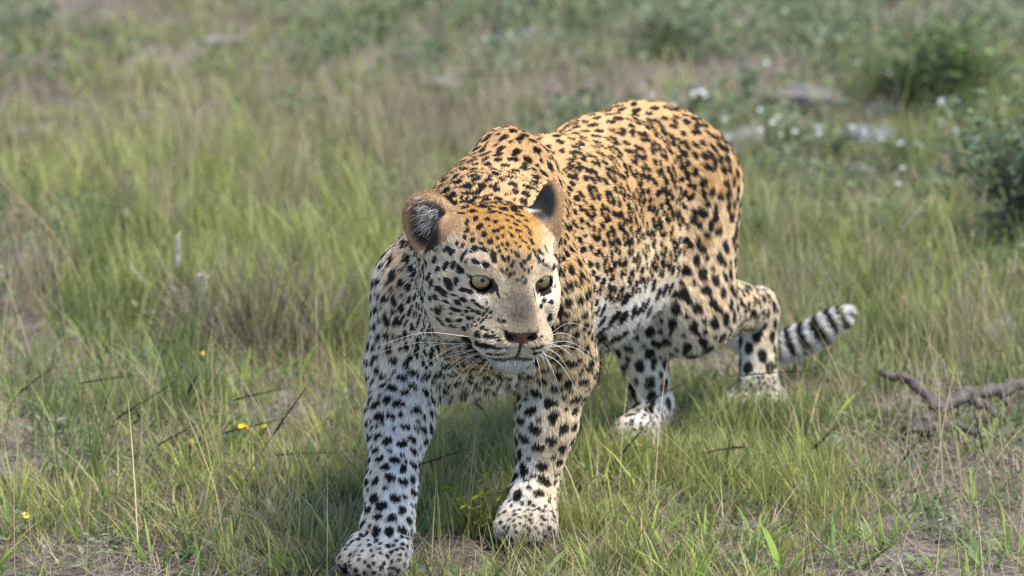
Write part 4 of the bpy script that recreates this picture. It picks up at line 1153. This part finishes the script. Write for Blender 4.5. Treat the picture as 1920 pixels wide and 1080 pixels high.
# airy panicles behind the shoulder
def panicle(base, tip, label):
    g = ground_at(*base); g[2] = gz(g[0], g[1]); t = at(tip[0], tip[1], g[1] + .02)
    o = thing('panicle_grass', g, label, 'grass stalk', 'seeding grass stalks')
    ax = t - g; V, F = tube(spline([g * 0, ax * .5 + [.01, 0, 0], ax], 10), .0007, 4); tinted('stem', V, F, STEMD, m_straw, o)
    parts = []
    for i in range(26):
        b = ax * sr.uniform(.55, 1.0); d = nrm(nrm(ax) + sr.normal(0, .7, 3)); e = b + d * sr.uniform(.02, .06)
        V, F = tube(spline([b, (b + e) / 2, e], 3), .0003, 3, False); parts.append((V, F, np.tile(STEMD, (len(V), 1))))
        for _ in range(4):
            p = b + (e - b) * sr.uniform(.5, 1) + sr.normal(0, .003, 3); s = .0022
            V = p + np.array([[0, 0, s], [s * .6, 0, 0], [0, s * .6, 0], [-s * .6, 0, 0], [0, -s * .6, 0], [0, 0, -s]]); F = np.array([[0, 1, 2], [0, 2, 3], [0, 3, 4], [0, 4, 1], [5, 2, 1], [5, 3, 2], [5, 4, 3], [5, 1, 4]])
            parts.append((V, [F], np.tile((.42, .36, .22), (6, 1))))
    V, F, K = merge(parts); x = tinted('panicle', V, F, K, m_straw, o); x['kind'] = 'stuff'
for base, tip, lab in (((735, 560), (752, 300), 'airy seed panicle just left of the ear'), ((660, 570), (640, 330), 'airy seed panicle in the tall grass left of the shoulder'), ((300, 640), (330, 240), 'tall airy seed panicle above the woolly seed heads'), ((590, 640), (565, 520), 'small airy panicle before the dry tussock'), ((1130, 860), (1128, 640), 'airy panicle right of the standing foreleg')):
    panicle(base, tip, lab)

# dry dark tussock left of the shoulder
def tussock(base, n, h, spread, cols, label, w=(.0016, .0034)):
    g = ground_at(*base); g[2] = gz(g[0], g[1])
    az = sr.uniform(0, 6.28, n); rr = np.sqrt(sr.random(n)) * spread
    xy = g[:2] + np.stack([np.cos(az), np.sin(az)], 1) * rr[:, None]
    V, F, K = blades(pts3(xy, -.004), sr.uniform(h[0], h[1], n), sr.uniform(w[0], w[1], n), np.abs(sr.normal(.35, .3, n)), sr.uniform(.1, 1.3, n), az + sr.normal(0, .8, n), 4, None, mixc(cols[0], cols[1], sr.random(n)))
    o = thing('dry_tussock', g, label, 'tussock', 'dry grass tussocks')
    x = tinted('blade', V - g, F, K, m_straw, o); x['kind'] = 'stuff'; x.name = 'blades'
BR = ((.05, .044, .038), (.31, .265, .19))
tussock((500, 655), 650, (.08, .27), .17, BR, 'dark brown dry tussock left of the shoulder')
tussock((400, 640), 220, (.06, .18), .10, BR, 'dark dry tussock under the woolly seed heads')
tussock((130, 520), 260, (.06, .16), .12, BR, 'dark dry tussock near the left edge')
tussock((60, 440), 160, (.06, .14), .10, ((.2, .16, .12), (.34, .28, .19)), 'greyish dry tussock at the far left')

# stones
m_stone = mat_plain('stone', (.20, .185, .17), .85, .2, 14, .35, .6)
m_stone_b = mat_plain('stone_blue', (.15, .16, .175), .85, .2, 14, .35, .6)
def stone(u, v, size, sq, label, mat, seed):
    g = ground_at(u, v); g[2] = gz(g[0], g[1]) + size * sq * .45
    bpy.ops.mesh.primitive_ico_sphere_add(subdivisions=4, radius=1)
    o = bpy.context.object; me = o.data; n = len(me.vertices); V = np.zeros(n * 3, np.float32); me.vertices.foreach_get('co', V); V = V.reshape(-1, 3).astype(float)
    V = V * (1 + .28 * vnoise(V, 1.3, seed) + .24 * vnoise(V, 2.6, seed + 1) + .07 * vnoise(V, 8, seed + 2))[:, None]
    V = np.sign(V) * np.abs(V) ** .85
    V *= np.array([size, size * .75, size * sq]); me.vertices.foreach_set('co', V.astype(np.float32).ravel()); me.polygons.foreach_set('use_smooth', np.ones(len(me.polygons), bool)); me.update()
    o.name = 'stone'; me.name = 'stone'; o.location = g; me.materials.append(mat); o.rotation_euler = (0, 0, seed)
    o['label'] = label; o['category'] = 'stone'; o['group'] = 'stones in the grass'
for a in ((1508, 185, .11, .5, 'large pale stone behind the rump', m_stone, 301), (1625, 256, .09, .42, 'flat bluish stone right of the large pale stone', m_stone_b, 302), (1392, 266, .085, .55, 'grey stone close behind the rump', m_stone, 303),
          (1545, 60, .085, .4, 'stone at the top edge right of centre', m_stone, 304), (1875, 634, .045, .95, 'small stone in the grass at the right edge', m_stone, 305), (1615, 322, .036, .9, 'small upright stone below the flat bluish stone', m_stone, 306),
          (1660, 205, .06, .4, 'half hidden stone behind the flat bluish one', m_stone, 307), (985, 78, .10, .3, 'flat bluish stone at the top above the withers', m_stone_b, 308), (160, 620, .045, .5, 'low stone in the grass on the left', m_stone, 309), (820, 150, .07, .35, 'stone above the left ear in the distance', m_stone, 310),
          (60, 240, .06, .35, 'low stone far off at the left edge', m_stone, 311), (420, 60, .07, .35, 'low stone at the top left of centre', m_stone, 312)):
    stone(*a)

# dead branch on the right
m_bark = mat_plain('bark', (.125, .108, .102), .9, .15, 60, .5, .8)
g0 = ground_at(1745, 815); g0[2] = 0
br = thing('dead_branch', g0, 'forked dead grey branch lying in the grass at the right', 'branch')
def limb(name, pts, r0, r1, parent=br):
    P = spline(pts, 16); P = P + sr.normal(0, .0035, P.shape); rr = np.linspace(r0, r1, 16) * (1 + sr.normal(0, .12, 16))
    V, F = tube(P - g0, rr, 9); return link(name, mesh_np(name, V, F), m_bark, parent)
y0 = g0[1]
limb('limb', [at(1700, 812, y0 - .02), at(1745, 782, y0), at(1800, 752, y0 + .04), at(1860, 735, y0 + .08), at(1930, 716, y0 + .12), at(2010, 705, y0 + .15)], .0165, .010)
limb('limb', [at(1752, 775, y0), at(1738, 742, y0 + .02), at(1708, 718, y0 + .04), at(1655, 698, y0 + .07)], .0125, .007)
limb('limb', [at(1735, 805, y0 - .01), at(1780, 800, y0 - .03), at(1835, 806, y0 - .04)], .013, .006)
limb('twig', [at(1822, 748, y0 + .05), at(1850, 762, y0 + .03), at(1868, 778, y0)], .008, .004)
limb('twig', [at(1872, 732, y0 + .08), at(1885, 748, y0 + .06), at(1893, 770, y0 + .05)], .006, .003)

# flowering herbs
m_petal_y = mat_plain('yellow_petal', (.75, .55, .03), .5, .2); m_petal_w = mat_plain('white_petal', (.46, .49, .48), .5, .2)
def flower_mesh(n, L_, w, cup):
    V = [(0, 0, 0)]; F = []
    for i in range(n):
        a = i * 6.283 / n; c, s = math.cos(a), math.sin(a); k = len(V)
        V += [(c * L_ * .55 - s * w, s * L_ * .55 + c * w, cup * .5), (c * L_, s * L_, cup), (c * L_ * .55 + s * w, s * L_ * .55 - c * w, cup * .5)]
        F.append((0, k + 2, k + 1, k))
    return mesh_np('flower', np.array(V), np.array(F))
FY = flower_mesh(7, .0075, .0024, .002); FY.materials.append(m_petal_y); FW = flower_mesh(8, .0095, .003, .004); FW.materials.append(m_petal_w)
def herb(base, h, nst, nfl, fmesh, label, group, col=HB, leafsize=(.010, .022), nleaf=10, name='flowering_herb', spread=.25, fs=1.0):
    g = ground_at(*base); g[2] = gz(g[0], g[1]); o = thing(name, g, label, 'herb', group); lv = []
    for k in range(nst):
        tip = np.array([sr.normal(0, spread * h), sr.normal(0, spread * h), h * sr.uniform(.65, 1.05)])
        P = spline([np.zeros(3), tip * [.3, .3, .5], tip], 8); V, F = tube(P, np.linspace(.0012, .0006, 8), 4); tinted('stem', V, F, (.16, .19, .07), m_leaf, o)
        i = sr.integers(1, 8, nleaf); c = P[i] + sr.normal(0, .002, (nleaf, 3))
        lv.append(leaves(c, sr.uniform(*leafsize, nleaf), col=mixc(col[0], col[1], sr.random(nleaf)), ratio=.4))
        if k < nfl:
            f = bpy.data.objects.new('flower', fmesh); COL.objects.link(f); f.parent = o; f.location = tip; s = fs * sr.uniform(.8, 1.2); f.scale = (s, s, s)
            f.rotation_euler = (sr.uniform(.2, 1.0), sr.normal(0, .3), sr.normal(0, .6))
    V, F, K = merge(lv); x = tinted('leaves', V, F, K, m_leaf, o); x['kind'] = 'stuff'
Yl = ((.34, .36, .04), (.26, .30, .05))
for base, h, lab in (((355, 878), .05, 'yellow flower in the grass left of the crossing stalks'), ((52, 1005), .045, 'yellow flower in the lower left corner'), ((440, 1000), .04, 'small yellow flower low in front, left of the front paw'), ((428, 850), .05, 'pale yellow flower left of the reaching foreleg'), ((1128, 958), .075, 'yellow flower right of the standing front paw'), ((410, 700), .05, 'pale yellow flowers in front of the dry tussock'), ((1200, 905), .085, 'yellow flower close to the hind foot')):
    herb(base, h, 2, 1, FY, lab, 'yellow flowers', nleaf=8)
herb((912, 1012), .095, 5, 0, FY, 'yellow green spiky herb beside the standing front paw', None, Yl, (.010, .020), 26, 'spiky_herb', .22)
herb((1497, 935), .07, 5, 0, FY, 'yellow green herb in the grass right of the hind legs', None, Yl, (.008, .016), 24, 'spiky_herb', .25)
herb((487, 850), .06, 4, 2, FY, 'yellow leaved herb left of the reaching foreleg', None, Yl, (.008, .016), 18, 'spiky_herb', .3)
for u, v, nf, lab in ((1290, 170, 6, 'white flowered herb behind the rump, leftmost of its kind'), (1330, 205, 4, 'white flowered herb touching the outline of the rump'), (1435, 235, 6, 'white flowered herb between the two nearest stones'), (1555, 245, 5, 'white flowered herb before the large pale stone'), (1480, 215, 3, 'small white flowered herb left of the large pale stone'), (1810, 200, 4, 'white flowered herb below the dark shrub'), (1835, 270, 6, 'white flowered herb left of the grey green shrub'),
                      (1690, 260, 4, 'white flowered herb right of the flat bluish stone'), (1770, 330, 4, 'white flowered herb half way up the right side'), (1400, 130, 3, 'white flowered herb far behind the rump'), (1650, 110, 3, 'white flowered herb near the top right'), (1885, 250, 4, 'white flowered herb at the right edge')):
    herb((u, v + 45), .10, 9, nf, FW, lab, 'white flowered herbs', nleaf=16, leafsize=(.018, .04), spread=.5)

# shrubs on the right, with stems and a leafy crown
def shrub(base, h, w, nst, nleaf, cols, label):
    g = ground_at(*base); g[2] = gz(g[0], g[1]); o = thing('shrub', g, label, 'shrub', 'shrubs at the right'); lv = []
    for k in range(nst):
        az = sr.uniform(0, 6.28); tip = np.array([math.cos(az) * w * sr.uniform(.1, 1), math.sin(az) * w * sr.uniform(.1, 1), h * sr.uniform(.6, 1.05)])
        P = spline([np.zeros(3), tip * [.25, .25, .45], tip * [.7, .7, .8], tip], 10); V, F = tube(P, np.linspace(.004, .001, 10), 5)
        link('stem', mesh_np('stem', V, F), m_bark, o)
        n = nleaf; i = sr.integers(2, 10, n); c = P[i] + sr.normal(0, .040, (n, 3))
        lv.append(leaves(c, sr.uniform(.016, .04, n), col=mixc(cols[0], cols[1], np.full(n, sr.random())) * sr.uniform(.75, 1.25, (n, 1)), ratio=.45))
    V, F, K = merge(lv); x = tinted('crown', V, F, K, m_leaf, o); x['kind'] = 'stuff'
shrub((1800, 215), .24, .22, 26, 45, ((.08, .14, .045), (.15, .22, .07)), 'dark green leafy shrub near the top right corner')
shrub((1905, 470), .30, .19, 26, 38, ((.11, .165, .09), (.18, .235, .14)), 'grey green leafy shrub cut by the right edge')
shrub((1690, 190), .12, .16, 14, 50, ((.05, .09, .03), (.10, .15, .05)), 'low green shrub left of the dark one')
shrub((1250, 90), .12, .16, 14, 50, ((.16, .20, .11), (.24, .27, .17)), 'pale green low shrub at the top above the rump')
